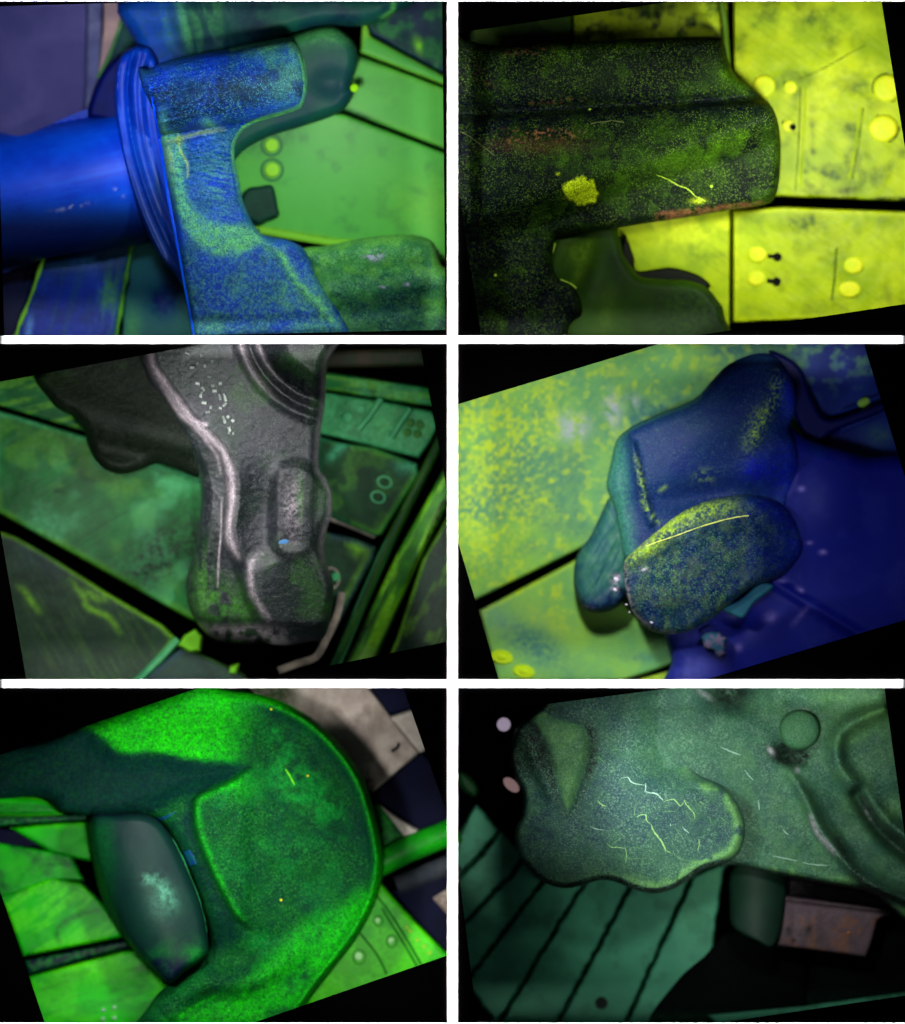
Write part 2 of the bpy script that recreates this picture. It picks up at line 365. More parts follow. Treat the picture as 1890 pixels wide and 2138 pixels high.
pa = hf(P, 'steel_plate', 'large smooth light green plate right of the hook shaped recess', 'plate', [(860, 1010), (860, 420), (1350, 448), (1775, 612), (1775, 1035), (1335, 950), (1020, 900)], m_pl1, lambda g: .2+edge(g.d, 9, .08)+0*g.X, -.4, smooth=False, step=8,
        film_light=lambda g: (.8*ss(22, 2, g.d)*(g.Y > 700)+.3*g.bl(1700, 800, 160, 120), .5*g.bl(930, 560, 190, 60)+.35*g.bl(1640, 750, 40, 14, 20)+.25*ss(.55, .8, g.n(60)), 0*g.X))
hf(P, 'steel_plate', 'light green plate strip between the two slanting slots at the right', 'plate', [(1180, 360), (1405, 215), (1775, 357), (1775, 596), (1352, 434)], m_pl1, lambda g: .2+edge(g.d, 9, .08), -.4, smooth=False, step=8, film_light=lambda g: (.2*ss(40, 5, g.d), .75*ss(1560, 1400, g.X)*ss(30, 5, g.d)+.15*ss(.5, .8, g.n(80)), 0*g.X))
hf(P, 'steel_plate', 'narrow bright green plate edge under the dark navy corner', 'plate', [(1415, 190), (1425, 90), (1448, 95), (1455, 140), (1775, 312), (1775, 345), (1410, 205)], m_pl1, lambda g: .26+edge(g.d, 12, .1), -.4, smooth=False, step=8, film_light=lambda g: (.6*ss(14, 2, g.d)+.8*g.bl(1437, 115, 22, 40), .5*g.bl(1650, 230, 120, 30, 25), 0*g.X))
hf(P, 'stained_plate', 'stained dark navy plate with lime spots in the upper right corner', 'plate', [(1540, -10), (1775, -10), (1775, 306), (1458, 134), (1440, 90), (1520, 70)], m_navy1, lambda g: .1+edge(g.d, 10, .06)+.04*g.n(60), -.4, smooth=False, step=8, film_light=lambda g: (.9*g.bl(1648, 180, 16, 30, -20)+.7*g.lb([(1553, -5), (1540, 30), (1520, 70)], 9), ss(.5, .7, g.n(70, sd=3))*.9, 0*g.X))
for x, y, r in ((1068, 571, 27), (1070, 668, 29)):
    ring(P, x, y, r+13, 9, mk('dark_wet_ring', C(40, 110, 50), rough=.4), .15, pa, h=12)
    rivet(P, x, y, r, m_yel1, .2, pa, h=.6)
hf(P, 'square_hole_plug', 'dark square block below the two round heads in the recess', 'block', [(965, 748), (1020, 732), (1068, 728), (1082, 760), (1092, 810), (1096, 848), (1050, 868), (1010, 882), (940, 830)], mk('dark_green_rubber', C(12, 56, 44), C(16, 70, 50), rough=.5), lambda g: .45+edge(g.d, 16, .12), -.4, step=5)
tube(P, 'bright_lip', [(1020, 905), (1130, 925), (1250, 945), (1335, 955), (1480, 945)], 13, m_lime, .32, label='yellow green glowing lip along the foot of the large plate', cat='lip', flat=.5)

hf(P, 'lower_plate', 'teal green plate behind the lower edge of the blue flange', 'plate', [(500, 960), (720, 930), (790, 1340), (480, 1340)], mk('teal_plate', C(36, 116, 96), C(30, 98, 96), n=.7, film_lights=(C(8, 30, 100), C(90, 190, 60)), rough=.5), lambda g: .1+edge(g.d, 10, .06)-.1*g.bl(640, 1190, 50), -.9, smooth=False, step=8, film_light=lambda g: (1.2*g.bl(640, 1190, 55)+.9*ss(580, 720, g.X)*ss(1250, 1050, g.Y), .4*g.bl(520, 1290, 30, 80), 0*g.X))  # dark navy shadow blob painted into the plate colour
hf(P, 'slanted_blue_plate', 'slanted dark blue plate with green streaks at the lower left', 'plate', [(170, 1020), (525, 940), (455, 1340), (50, 1340)], mk('dark_blue_streaked_plate', C(12, 44, 150), C(10, 36, 110), n=1.4, film_lights=(C(70, 150, 50), C(12, 60, 80), C(120, 190, 255)), spk=C(60, 110, 220), spa=.3, rough=.45, streak=(75, 2, .15, .5, C(20, 80, 90))), lambda g: .3+edge(g.d, 16, .2)-.1*g.bl(300, 1000, 200, 40), -.9, smooth=False, step=6,
   film_light=lambda g: (.8*g.bl(430, 1150, 40, 160, 8)*ss(.35, .6, g.st(98, 120, 22)), .9*ss(1140, 1010, g.Y), .7*g.bl(115, 1290, 12, 40, 10)))
tube(P, 'left_edge_line', [(172, 1010), (160, 1050), (120, 1170), (80, 1270), (55, 1340)], 7, m_lime, .33, label='lime glowing left edge of the slanted blue plate', cat='edge line', wob=2)
tube(P, 'right_edge_line', [(520, 950), (500, 1060), (480, 1180), (452, 1340)], 9, mk('green_streak', C(90, 170, 40), C(50, 120, 50), n=3), .30, label='lime streaked right edge of the slanted blue plate', cat='edge line', wob=3)
hf(P, 'dark_corner_block', 'near black purple block in the lower left corner', 'block', [(-20, 1000), (160, 1020), (60, 1340), (-20, 1340)], mk('dark_purple_paint', C(26, 20, 56), C(20, 30, 60)), lambda g: .0+edge(g.d, 10, .05), -1, smooth=False, step=10)

hf(P, 'top_web', 'large web across the top, blue with green streaks at left, dark teal at right', 'casting', [(540, -30), (1600, -30), (1535, 60), (1500, 80), (1440, 100), (1380, 104), (1280, 100), (1150, 130), (950, 210), (800, 260), (560, 320), (535, 180)], m_arm1, lambda g: 1.3+edge(g.d, 60, .5)+.12*g.n(160)-.002*0*g.X, 0, step=6,
   film_light=lambda g: (g.lb([(630, -20), (650, 80), (675, 190)], 14)*.8+1.1*g.lb([(695, -20), (715, 60), (745, 190)], 17)+.4*ss(.5, .7, g.st(75, 160, 30))*ss(980, 760, g.X)+1.2*g.lb([(1548, 0), (1540, 45), (1500, 72)], 10), ss(760, 600, g.X), .8*ss(900, 1000, g.X)*ss(.35, .6, g.n(130, sd=2))))
hf(P, 'far_lobe', 'dark green rounded lobe behind the end of the blue pin', 'casting', [(1080, 190), (1180, 128), (1290, 103), (1350, 125), (1398, 180), (1405, 250), (1378, 335), (1388, 365), (1350, 432), (1270, 470), (1170, 502), (1050, 540), (960, 590), (900, 640), (880, 480)], m_arm1, lambda g: 1.35+edge(g.d, 46, .35)-.1*ss(330, 480, g.Y)-.15*g.bl(1300, 330, 80, 60), -.3, step=5,
   film_light=lambda g: (.55*ss(200, 110, g.Y)+.25*ss(330, 120, g.d)*ss(250, 130, g.Y), 0*g.X, .35*g.bl(1230, 280, 60, 120)))
lathe(P, 'lime_bead', 1393, 346, [(17, 0), (17, 8), (12, 15), (1, 18)], glow('bright_lime_bead', C(150, 220, 20), .2), 1.25, label='small lime bead at the right edge of the dark green lobe', cat='bead')

def t_shaft(g):
    d, s, t = g.ln([(-60, 800), (560, 690)], False); q = d/np.where(s < 0, 262, 262); return .35+1.3*np.sqrt(np.clip(1-q*q, 0.02, 1))+.03*ss(200, 380, g.X)
hf(P, 'blue_shaft', 'glossy blue cylindrical shaft entering from the left with small painted pinkish glints', 'shaft', [(-60, 560), (100, 530), (340, 430), (470, 430), (540, 600), (560, 800), (580, 940), (420, 975), (200, 1010), (100, 1040), (-60, 1045)], m_blue, t_shaft, -.5, step=6,
   film_light=lambda g: (.55*ss(760, 900, g.Y), .9*(g.bl(275, 815, 55, 9, -12)+g.bl(470, 758, 24, 8, 35))*ss(.4, .6, g.n(14, 2)), 1.1*ss(720, 940, g.Y)+.3*ss(520, 440, g.Y)))  # glints and darker lower side of the cylinder painted into the colour
hf(P, 'deep_blue_block', 'deep blue block above the shaft and left of the flange', 'block', [(345, 440), (395, 300), (470, 215), (545, 200), (560, 330), (480, 470), (380, 470)], mk('deep_blue', C(8, 26, 120), C(6, 20, 90), rough=.5), lambda g: .8+edge(g.d, 20, .2), -.5, step=7)  # plain deep blue colour
def t_fl(g):
    d, s, t = g.ln([(505, 190), (480, 330), (500, 560), (570, 800), (660, 1000), (720, 1090)])
    return 1.75+edge(g.d, 26, .3)+.025*np.sin(np.clip(d, 0, 300)/9.0)*ss(60, 15, abs(d-70))-.06*ss(20, 60, d)+.08*np.exp(-((d-22)/9)**2)
hf(P, 'flange', 'thick cobalt blue grooved flange between the shaft and the pin body', 'flange', [(560, 180), (520, 185), (480, 215), (455, 280), (452, 400), (470, 540), (505, 720), (560, 880), (620, 1000), (690, 1080), (760, 1180), (800, 1000), (720, 600), (640, 300), (600, 200)], m_blue, t_fl, 0, step=4.4,
   film_light=lambda g: (.8*g.bl(622, 740, 12, 60, -12)+.5*ss(700, 980, g.Y), 0*g.X, .3+.6*ss(500, 850, g.Y)+.25*ss(20, 60, g.ln([(505, 190), (480, 330), (500, 560), (570, 800), (660, 1000), (720, 1090)])[0])*ss(.4, .6, g.st(80, 160, 16))))

BODY1 = [(545, 265), (590, 270), (640, 245), (760, 215), (900, 190), (1020, 165), (1125, 148), (1165, 172), (1190, 230), (1205, 310), (1200, 385), (1175, 425), (1110, 450), (1030, 472), (965, 505), (928, 555), (922, 620), (938, 700), (955, 790), (985, 860), (1020, 915), (1060, 930), (1130, 945), (1190, 975), (1225, 1030), (1245, 1090), (1290, 1160), (1340, 1240), (1400, 1360), (1420, 1460), (790, 1460), (755, 1300), (735, 1200), (700, 1000), (680, 860), (655, 700), (630, 560), (600, 430), (560, 340)]
def t_body(g):
    d, s, t = g.ln([(560, 385), (1230, 285)], False); q = np.clip(d/155, 0, 1)
    pin = 2.08+.72*np.sqrt(np.clip(1-q*q, 0, 1))
    low = 2.12+.10*ss(640, 720, g.X)-.00035*np.clip(g.X-760, 0, 999)*ss(560, 800, g.Y)
    low = low+.07*np.sin(g.st(8, 50, 6)*9)*ss(870, 560, g.Y)*ss(640, 700, g.X)*.3
    step = ss(6, -10, (g.Y-(560-(g.X-640)*.21)))
    z = low*(1-step)+pin*step
    z = z+.10*np.exp(-((g.Y-(556-(g.X-640)*.19))/14)**2)*ss(960, 860, g.X)
    z = z+.05*g.lb([(1010, 930), (1100, 1000), (1160, 1100), (1260, 1210), (1360, 1330)], 15)
    r = edge(g.d, 34, .38)
    return z+r+.02*(g.n(14, 3)-.5)+.05*(g.st(-12, 90, 9)-.5)*step*ss(900, 640, g.X)*2
BE = [(690, 545), (760, 525), (800, 470), (820, 460), (850, 490), (900, 480), (885, 510), (760, 535), (710, 560)]
def f_body(g):
    stv = g.st(12, 70, 7)
    green = .95*np.exp(-(np.clip(-g.sd([(645, 565), (700, 560), (705, 740), (760, 850), (860, 900), (960, 905), (1000, 940), (960, 975), (860, 985), (790, 950), (740, 880), (695, 760)]), 0, 99)/22)**2)*(.55+.6*stv)
    green = green+.95*ss(.55, .35, g.d/30)*(g.X > 900)*ss(960, 500, g.Y)*.9+.8*g.lb([(1010, 930), (1060, 975), (1110, 1010), (1160, 1100), (1200, 1145), (1270, 1220), (1360, 1330)], 13+8*g.n(30))
    green = green+.28*ss(.45, .66, g.n(110, sd=5))*ss(900, 1000, g.Y)+.4*ss(.56, .7, g.n(60, sd=8))*ss(330, 180, g.Y+.2*(g.X-600))
    green = green+.7*g.bl(640, 480, 22, 60)+.8*g.bl(820, 485, 32, 20, 20)+.45*g.bl(1100, 170, 90, 26, -10)+.35*ss(.58, .5, stv)*g.bl(860, 720, 90, 170)
    yel = .9*g.lb([(702, 525), (704, 580), (735, 640), (738, 700)], 4.5)+.75*g.lb([(660, 560), (720, 540), (800, 520), (880, 508)], 8)+.6*g.bl(665, 620, 16, 60, -8)+.5*g.bl(705, 555, 14)
    gr2 = .45*ss(900, 1180, g.X)*ss(480, 300, g.Y)*ss(.35, .6, g.n(50, sd=2)); green = green+gr2+.3*ss(.4, .66, g.n(9, 3, 12))*ss(900, 1150, g.Y)
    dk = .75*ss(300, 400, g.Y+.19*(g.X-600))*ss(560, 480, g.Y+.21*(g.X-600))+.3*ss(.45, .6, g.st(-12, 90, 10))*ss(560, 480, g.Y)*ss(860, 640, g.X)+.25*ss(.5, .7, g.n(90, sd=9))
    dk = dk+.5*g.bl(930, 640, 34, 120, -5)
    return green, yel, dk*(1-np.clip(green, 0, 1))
body1 = hf(P, 'crankshaft_pin', 'blue speckled crankshaft pin and fillet with a green powder drip running down it', 'crankshaft', BODY1, m_body1, t_body, 0, film_light=f_body)
tube(P, 'edge_highlight', [(575, 300), (600, 350), (615, 450), (640, 600), (668, 780), (700, 940), (740, 1160), (775, 1345)], 11, mk('blue_edge_highlight', C(10, 80, 255), C(20, 110, 255), rough=.3), body1, body1, flat=.5, over=-.05)  # blue highlight of the edge laid on as a coloured line
tube(P, 'powder_line', [(935, 505), (990, 480), (1060, 462), (1130, 440), (1180, 420), (1200, 370), (1203, 300), (1190, 230)], 3, mk('dull_green_powder', C(70, 150, 60), C(40, 110, 60), n=6), 2.15, body1, wob=1.5, flat=.5)
def t_web(g): return 1.75+edge(g.d, 50, .5)+.2*g.bl(1500, 1000, 160, 60)-.25*ss(1050, 1250, g.Y)+.07*g.n(50)+.14*np.exp(-((g.Y-1150+.1*(g.X-1400))/60)**2)
hf(P, 'lower_web', 'mottled green forging web at the lower right with small lilac spots', 'casting', [(1180, 985), (1290, 965), (1400, 940), (1500, 928), (1600, 922), (1680, 938), (1715, 975), (1745, 1050), (1840, 1110), (1860, 1460), (1300, 1460), (1250, 1200), (1215, 1080)], m_web1, t_web, 0, film_light=lambda g: (ss(45, 5, g.d)*.5+.5*ss(.45, .7, g.n(40, sd=3)), .8*ss(1050, 1180, g.Y)*ss(.35, .6, g.n(140, sd=6)), (g.bl(1470, 1005, 34, 18)+g.bl(1605, 1118, 16, 6)+.6*g.bl(1500, 1128, 40, 5))*ss(.45, .6, g.n(18, 2))*1.3))  # lilac spots set by the third tone

# ================================================================ booth 2: dark double lobed forging over yellow green plates
P = 2
m_pl2 = mk('yellow_green_plate', C(196, 222, 2), C(158, 192, 2), n=1.1, con=(.35, .65), film_lights=(C(80, 112, 4), C(225, 245, 30), C(20, 30, 10)), rough=.42, bump=.12, bs=8, streak=(-35, 1.2, .08, .25, C(110, 140, 8)))
m_pl2d = mk('mottled_olive_plate', C(190, 220, 16), C(60, 100, 16), n=2.2, con=(.38, .6), film_lights=(C(190, 220, 30), C(16, 30, 20)), rough=.5, bump=.2)
m_body2 = mk('dark_green_speckled_steel', C(8, 18, 16), C(14, 32, 12), n=.9, con=(.42, .62), film_lights=(C(66, 112, 10), C(190, 120, 84), C(6, 7, 30), C(230, 255, 30, 1.0)), spk=C(110, 150, 40), spa=.6, spt=.66, sps=50, drk=.6, rough=.5, bump=.3, bs=24, fine=.3, spec=.06)
m_lug2 = mk('smooth_olive_steel', C(50, 90, 4), C(36, 66, 8), n=.6, film_lights=(C(110, 150, 30), C(12, 20, 24)), rough=.55, bump=.04)
m_hole = mk('black_hole', C(8, 10, 10, .6), rough=.8)
m_scr = mk('dark_scratch', C(96, 124, 8), rough=.7, bump=0)
m_rv2 = mk('bright_rivet', C(250, 255, 40), C(225, 250, 30), n=4, rough=.4, bump=.1)
m_crk2 = glow('green_crack_glow', C(170, 205, 60), .12)
def plate2(label, pts, film_light, **k):
    return hf(P, 'steel_plate', label, 'plate', pts, m_pl2, lambda g: .3+edge(g.d, 8, .08)+.015*g.n(40), -.3, smooth=False, step=6, film_light=film_light, **k)
def f_up(g):
    sp = sum(g.bl(x, y, 13) for x, y in ((1440, 427), (1440, 490), (1443, 603), (1412, 680), (1415, 720)))
    d = .8*ss(.46, .72, g.n(90, sd=4))*.8+.9*sp+.5*g.bl(1390, 95, 50, 40)+.45*g.bl(1580, 500, 30, 24)+.8*g.bl(1500, 690, 60, 12, 25)+.5*g.lb([(1410, 600), (1425, 655), (1490, 700)], 9)+.4*g.lb([(1440, 430), (1440, 610)], 8)
    k = 1.2*ss(26, 4, 800-g.Y)*ss(.42, .6, g.n(60, 2, 8))*(g.X > 1290)+.7*g.bl(1570, 760, 50, 18)
    return d, .6*ss(.5, .7, g.n(150, sd=11)), k
pu = plate2('upper right yellow green plate with four large round heads and a long scratch', [(1126, -5), (1830, -5), (1830, 800), (1270, 778), (1126, 770)], f_up)
pb = plate2('lower right yellow green plate with pairs of ringed heads', [(1124, 838), (1320, 822), (1830, 842), (1830, 1250), (1124, 1282)], lambda g: (.8*g.bl(1400, 890, 90, 40)+.35*ss(.5, .7, g.n(120, sd=7))+.9*g.bl(1740, 1160, 14, 50, -10)+.5*g.lb([(1530, 1000), (1520, 1190)], 5), .5*ss(30, 6, g.d)+.4*ss(.52, .7, g.n(140, sd=2)), 0*g.X))
for x, y, r, ry in ((1248, 342, 44, 1), (1352, 346, 26, 1), (1345, 500, 24, 1), (1735, 350, 54, 1), (1721, 510, 58, .92)):
    ring(P, x, y, r+4, 6, mk('groove_ring', C(50, 74, 4) if (x, y) != (1248, 342) else C(225, 255, 20), rough=.6), .28, pu, ry=ry, h=5); rivet(P, x, y, r, m_rv2, .3, pu, ry=ry, h=.3)
lathe(P, 'hole', 1361, 505, [(13, 0), (13, 9), (1, 9)], m_hole, .33, pu)
for x, y, r, ry in ((1220, 1012, 40, .85), (1216, 1106, 38, .85), (1602, 1055, 42, .85), (1587, 1150, 48, .72)):
    ring(P, x, y, r+2, 5, m_scr, .28, pb, ry=ry, h=4); rivet(P, x, y, r-3, m_rv2, .3, pb, ry=ry, h=.25)
for x, y in ((1300, 1020), (1297, 1118)):
    lathe(P, 'hole', x, y, [(17, 0), (17, 7), (1, 7)], m_hole, .31, pb); tube(P, 'hole_slot', [(x-38, y-4), (x, y)], 8, m_hole, .33, pb, smooth=False, flat=.3)
for pts, r in (([(1385, 310), (1420, 300), (1500, 262), (1600, 205), (1650, 180)], 2.5), ([(1392, 345), (1385, 540), (1372, 760)], 2.5), ([(1640, 430), (1625, 560), (1598, 710)], 2.5)):
    tube(P, 'scratch', pts, r, m_scr, .31, pu, flat=.4, wob=1)
for pts, r in (([(1410, 345), (1404, 540), (1392, 740)], 4), ([(1628, 430), (1612, 560), (1586, 710)], 4)):
    tube(P, 'raised_line', pts, r, m_pl2, .31, pu, flat=.5, wob=1)
tube(P, 'scratch', [(1535, 985), (1528, 1100), (1515, 1190)], 4, m_scr, .31, pb, flat=.4)
hf(P, 'steel_plate', 'bright yellow plate below the forging, between it and the upright slit', 'plate', [(600, 860), (1112, 820), (1108, 1345), (600, 1345)], m_pl2, lambda g: .28+edge(g.d, 6, .06), -.3, smooth=False, step=7, film_light=lambda g: (.55*g.bl(1000, 1000, 160, 60)*ss(.4, .6, g.n(70)), .8*ss(.45, .6, g.n(90, sd=2))*ss(1050, 900, g.Y), 0*g.X))
hf(P, 'mottled_plate', 'mottled olive plate above the forging', 'plate', [(490, 20), (1065, -10), (1100, -10), (1100, 200), (490, 200)], m_pl2d, lambda g: .25+edge(g.d, 7, .06)+.1*g.n(40), -.3, smooth=False, step=6, film_light=lambda g: (.9*ss(.5, .62, g.n(60, sd=5))+.8*g.bl(530, 100, 34, 70), .9*g.bl(1030, 110, 40, 12, 20)+.8*ss(.55, .68, g.n(70, sd=15)), 0*g.X))
hf(P, 'dim_plate', 'dim dark green plate at the upper left above the forging', 'plate', [(100, 60), (482, 20), (482, 210), (60, 210)], m_lug2, lambda g: .22+edge(g.d, 6, .05), -.3, smooth=False, step=8, film_light=lambda g: (.25*ss(.5, .7, g.n(60)), .5*ss(.5, .7, g.n(90, sd=4)), 0*g.X))
tube(P, 'green_rod', [(1075, -10), (1090, 80), (1105, 290)], 12, mk('olive_rod', C(96, 140, 20), rough=.4), .5, label='thin olive green rod beside the upright slit', cat='rod', smooth=False)

LUG2 = [(405, 960), (450, 925), (640, 880), (672, 940), (690, 1010), (725, 1065), (760, 1098), (850, 1108), (940, 1112), (1010, 1135), (1060, 1190), (1088, 1250), (1090, 1460), (380, 1460), (380, 1100)]
hf(P, 'small_lug', 'smooth olive green lug below the speckled forging', 'casting', LUG2, m_lug2, lambda g: 1.2+edge(g.d, 40, .35)+.22*ss(640, 440, g.X+.3*(g.Y-900))-.12*g.bl(600, 1050, 60, 160, 20), -.1, step=5, film_light=lambda g: (.8*ss(20, 3, g.d)*ss(640, 420, g.X)+.5*g.bl(500, 1000, 60, 50)+.4*g.lb([(560, 940), (520, 1060), (490, 1130)], 20)+.25*g.lb([(640, 1150), (600, 1340)], 30), .6*ss(1090, 1180, g.Y)*ss(700, 900, g.X)+.5*g.bl(660, 1030, 50, 100), 0*g.X))
hf(P, 'gap_shade_block', 'near black block standing in for the shaded gap behind the olive lug', 'block', [(690, 930), (730, 1020), (745, 1075), (880, 1062), (1000, 1100), (1010, 1150), (700, 1150)], mk('gap_shade_black', C(12, 18, 6), rough=.6), lambda g: .75+edge(g.d, 12, .2), -.1, step=6)  # dark block put in for the shade of the gap

BODY2 = [(-60, 150), (60, 160), (170, 180), (320, 172), (480, 163), (760, 152), (960, 146), (1065, 148), (1090, 175), (1105, 240), (1135, 300), (1185, 335), (1235, 382), (1275, 420), (1300, 480), (1312, 560), (1312, 660), (1302, 745), (1280, 795), (1225, 818), (1100, 836), (960, 860), (780, 887), (600, 915), (440, 937), (415, 965), (408, 1040), (428, 1105), (480, 1130), (515, 1180), (522, 1250), (470, 1300), (430, 1460), (-60, 1460)]
def t_b2(g):
    v = 448-.055*(g.X-150)                       # valley between the lobes
    a1 = np.clip((g.Y-(300-.06*(g.X-100)))/165, -1, 1); a2 = np.clip((g.Y-(690-.06*(g.X-100)))/270, -1, 1)
    up = 1.95+.55*np.sqrt(1-a1*a1*.96); lo = 1.85+.9*np.sqrt(1-a2*a2*.92)
    k = ss(-30, 30, g.Y-v); z = up*(1-k)+lo*k
    z = z-.12*np.exp(-((g.Y-v)/26)**2)
    z = z+(1.9-z)*ss(860, 1000, g.Y+.35*(g.X-100))*.85
    z = z-.25*ss(260, 60, g.X)
    z = z-.3*ss(1040, 1200, g.X)*ss(430, 340, g.Y)
    z = z+edge(g.d, 42, .4)+.03*(g.n(16, 3)-.5)+.06*(g.n(70, 3)-.5)
    return z-.22*g.bl(400, 1170, 60, 90)
def f_b2(g):
    v = 448-.055*(g.X-150)
    gr = .55*ss(.3, .62, g.n(60, sd=3))*g.bl(1020, 600, 290, 120, -8)+.5*g.bl(560, 640, 220, 60)*ss(.4, .6, g.n(50))+.65*g.bl(1120, 310, 90, 60, 20)+.35*ss(30, 6, g.d)*(g.X > 1000)*(g.Y > 400)*ss(.4, .6, g.n(24))+.3*ss(.55, .7, g.n(60, sd=12))
    cp = .85*ss(.58, .76, g.n(9, 2, 3))*(g.lb([(150, 545), (280, 540), (400, 530), (520, 540)], 26)+.7*g.lb([(210, 210), (300, 200), (400, 192)], 16)+.6*g.lb([(290, 412), (420, 405), (560, 398)], 12)+.5*g.lb([(100, 240), (120, 310), (170, 340)], 14))+.14*g.bl(330, 580, 180, 30)
    cp = cp+.4*ss(-14, 4, g.Y-(848-.11*(g.X-830)))*ss(790, 860, g.X)*ss(1260, 1220, g.X)*ss(.3, .5, g.n(20, 3))
    nv = .95*np.exp(-((g.Y-v-8)/60)**2)+.75*ss(430, 80, g.X)*ss(.3, .6, g.n(160, sd=8))+.8*g.bl(400, 1180, 90, 90)+.35*ss(800, 1000, g.Y)+.55*g.bl(120, 480, 150, 120)  # navy shade of the valley and left end painted into the colour
    sm = 1.2*ss(.44, .64, g.n(20, 4, 5)*.35+.65*np.maximum(g.bl(520, 758, 80, 66, 20), .5*g.bl(430, 690, 40, 24)))*1.5
    sm = np.maximum(sm, .6*g.bl(985, 798, 26, 10))
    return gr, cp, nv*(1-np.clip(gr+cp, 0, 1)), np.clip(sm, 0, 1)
b2 = hf(P, 'double_lobed_forging', 'dark speckled forging with two long lobes ending over the yellow green plates', 'forging', BODY2, m_body2, t_b2, 0, film_light=f_b2)
tube(P, 'crack_line', [(820, 695), (862, 712), (905, 735), (945, 752), (975, 780), (1000, 795)], 2.3, m_crk2, b2, b2, wob=2, flat=.4, over=.01, taper=True)
for pts in ([(985, 782), (1015, 800)], [(1000, 790), (985, 806)], [(560, 490), (640, 480), (690, 485)], [(40, 520), (90, 550), (140, 590), (180, 620)]):
    tube(P, 'crack_line', pts, 2.2, m_crk2 if pts[0][0] > 900 else mk('dull_line', C(90, 100, 50)), b2, b2, wob=2, flat=.4, over=.008)
tube(P, 'edge_line', [(415, 965), (410, 1040), (430, 1100), (480, 1130), (500, 1145)], 4, m_crk2, 1.35, b2, wob=2)
for x, y in ((180, 1093), (555, 436), (1038, 740)):
    lathe(P, 'glowing_speck', x, y, [(6, -4), (6, 2), (1, 4)], m_crk2, float(zat(b2, [x], [y])[0]), b2, seg=8)

# ================================================================ booth 3: dark forged arm with stamped marks over green plates
P = 3
m_pl3 = mk('green_film_plate', C(36, 136, 60), C(26, 100, 44), n=.8, film_lights=(C(110, 190, 50), C(90, 200, 130), C(8, 22, 14)), rough=.4, bump=.1, bs=8, streak=(30, 1.6, .08, .4, C(20, 70, 40)))
m_dk3 = mk('dark_green_plate', C(14, 56, 24), C(20, 70, 30), n=1.2, film_lights=(C(80, 150, 30), C(70, 170, 120), C(4, 10, 6)), rough=.45, bump=.1)
m_sc3 = mk('scratched_dark_plate', C(34, 62, 44), C(44, 74, 50), n=.9, film_lights=(C(120, 190, 40), C(40, 70, 80), C(10, 24, 14)), rough=.4, bump=.15, streak=(55, 1.8, .06, .25, C(50, 90, 50)), fine=.15)
m_b3 = mk('dark_grey_forged_steel', C(28, 48, 38), C(42, 44, 54), n=1.0, con=(.35, .65), film_lights=(C(60, 130, 30), C(226, 210, 218), C(8, 14, 14)), spk=C(120, 120, 120), spa=.38, spt=.6, drk=.5, rough=.36, spec=.35, bump=.25, bs=26, fine=.2)
m_b3d = mk('black_green_forged_steel', C(14, 24, 14), C(20, 28, 18), n=1.0, film_lights=(C(40, 70, 30), C(60, 70, 60), C(6, 10, 8)), spk=C(56, 76, 50), spa=.35, drk=.4, rough=.55, bump=.25, fine=.2)
m_lime3 = glow('lime_edge', C(120, 205, 40), .08); m_mint = mk('mint_film_edge', C(90, 190, 120), C(60, 160, 100), rough=.35)
m_rail = mk('bright_green_rail', C(70, 150, 24), C(40, 100, 30), n=1.2, film_lights=(C(130, 210, 30), C(110, 140, 90), C(6, 14, 8)), rough=.4, bump=.1)
m_pk3 = mk('pinkish_worn_lip', C(180, 168, 150), C(130, 120, 110), n=3, rough=.35)
def pl(label, pts, mat=m_pl3, z=.25, film_light=None, cat='plate', name='steel_plate', step=7, r=12, h=.12, extra=None):
    return hf(P, name, label, cat, pts, mat, lambda g: z+edge(g.d, r, h)+.012*g.n(40)+(extra(g) if extra else 0), -.6, smooth=False, step=step, film_light=film_light)
pl('large green plate behind the left of the dark arm, pale along its top edge', [(-20, 292), (40, 308), (340, 398), (610, 498), (800, 560), (900, 640), (900, 1180), (740, 1112), (-20, 690)], film_light=lambda g: (.6*ss(40, 4, g.d)*(g.Y > 600)+.35*ss(.5, .7, g.n(120, sd=1)), .8*ss(26, 3, g.d)*(g.Y < 600)+.45*ss(.5, .66, g.n(160, sd=4)), .7*g.bl(660, 810, 150, 150)+.6*g.bl(560, 950, 130, 120)+.8*ss(.6, .75, g.n(50, sd=8))*g.bl(220, 560, 110, 110)+.5*ss(700, 800, g.X)*ss(560, 700, g.Y)))
pl('yellow green streaked plate at the far left under the black crop corner', [(-20, 170), (150, 150), (340, 380), (-20, 270)], film_light=lambda g: (.9*ss(.42, .6, g.st(-12, 160, 18)), .1+0*g.X, .5*ss(250, 330, g.X)))
pl('scratched dark plate in the lower left corner with lime drips', [(-20, 765), (60, 790), (200, 870), (420, 1010), (640, 1140), (690, 1190), (560, 1370), (-20, 1370)], m_sc3, film_light=lambda g: (.9*ss(24, 3, g.d)+.9*g.lb([(70, 985), (100, 1010), (130, 1055), (160, 1090)], 13)+g.lb([(275, 960), (330, 1030), (345, 1070), (430, 1110), (470, 1170)], 11)+.7*g.lb([(330, 1000), (380, 1030), (425, 1035)], 16)+.12*ss(.55, .7, g.st(60, 120, 8, 3)), .5*g.bl(160, 880, 120, 60, 30), .3*ss(.5, .7, g.n(80))))
pl('dark wedge plate below the tip of the arm at the bottom centre', [(720, 1220), (960, 1330), (980, 1370), (520, 1370)], m_sc3, film_light=lambda g: (.3*ss(14, 3, g.d), .9*ss(40, 8, g.d)*(g.X < 720)+.2, .4*ss(.5, .7, g.n(60))))
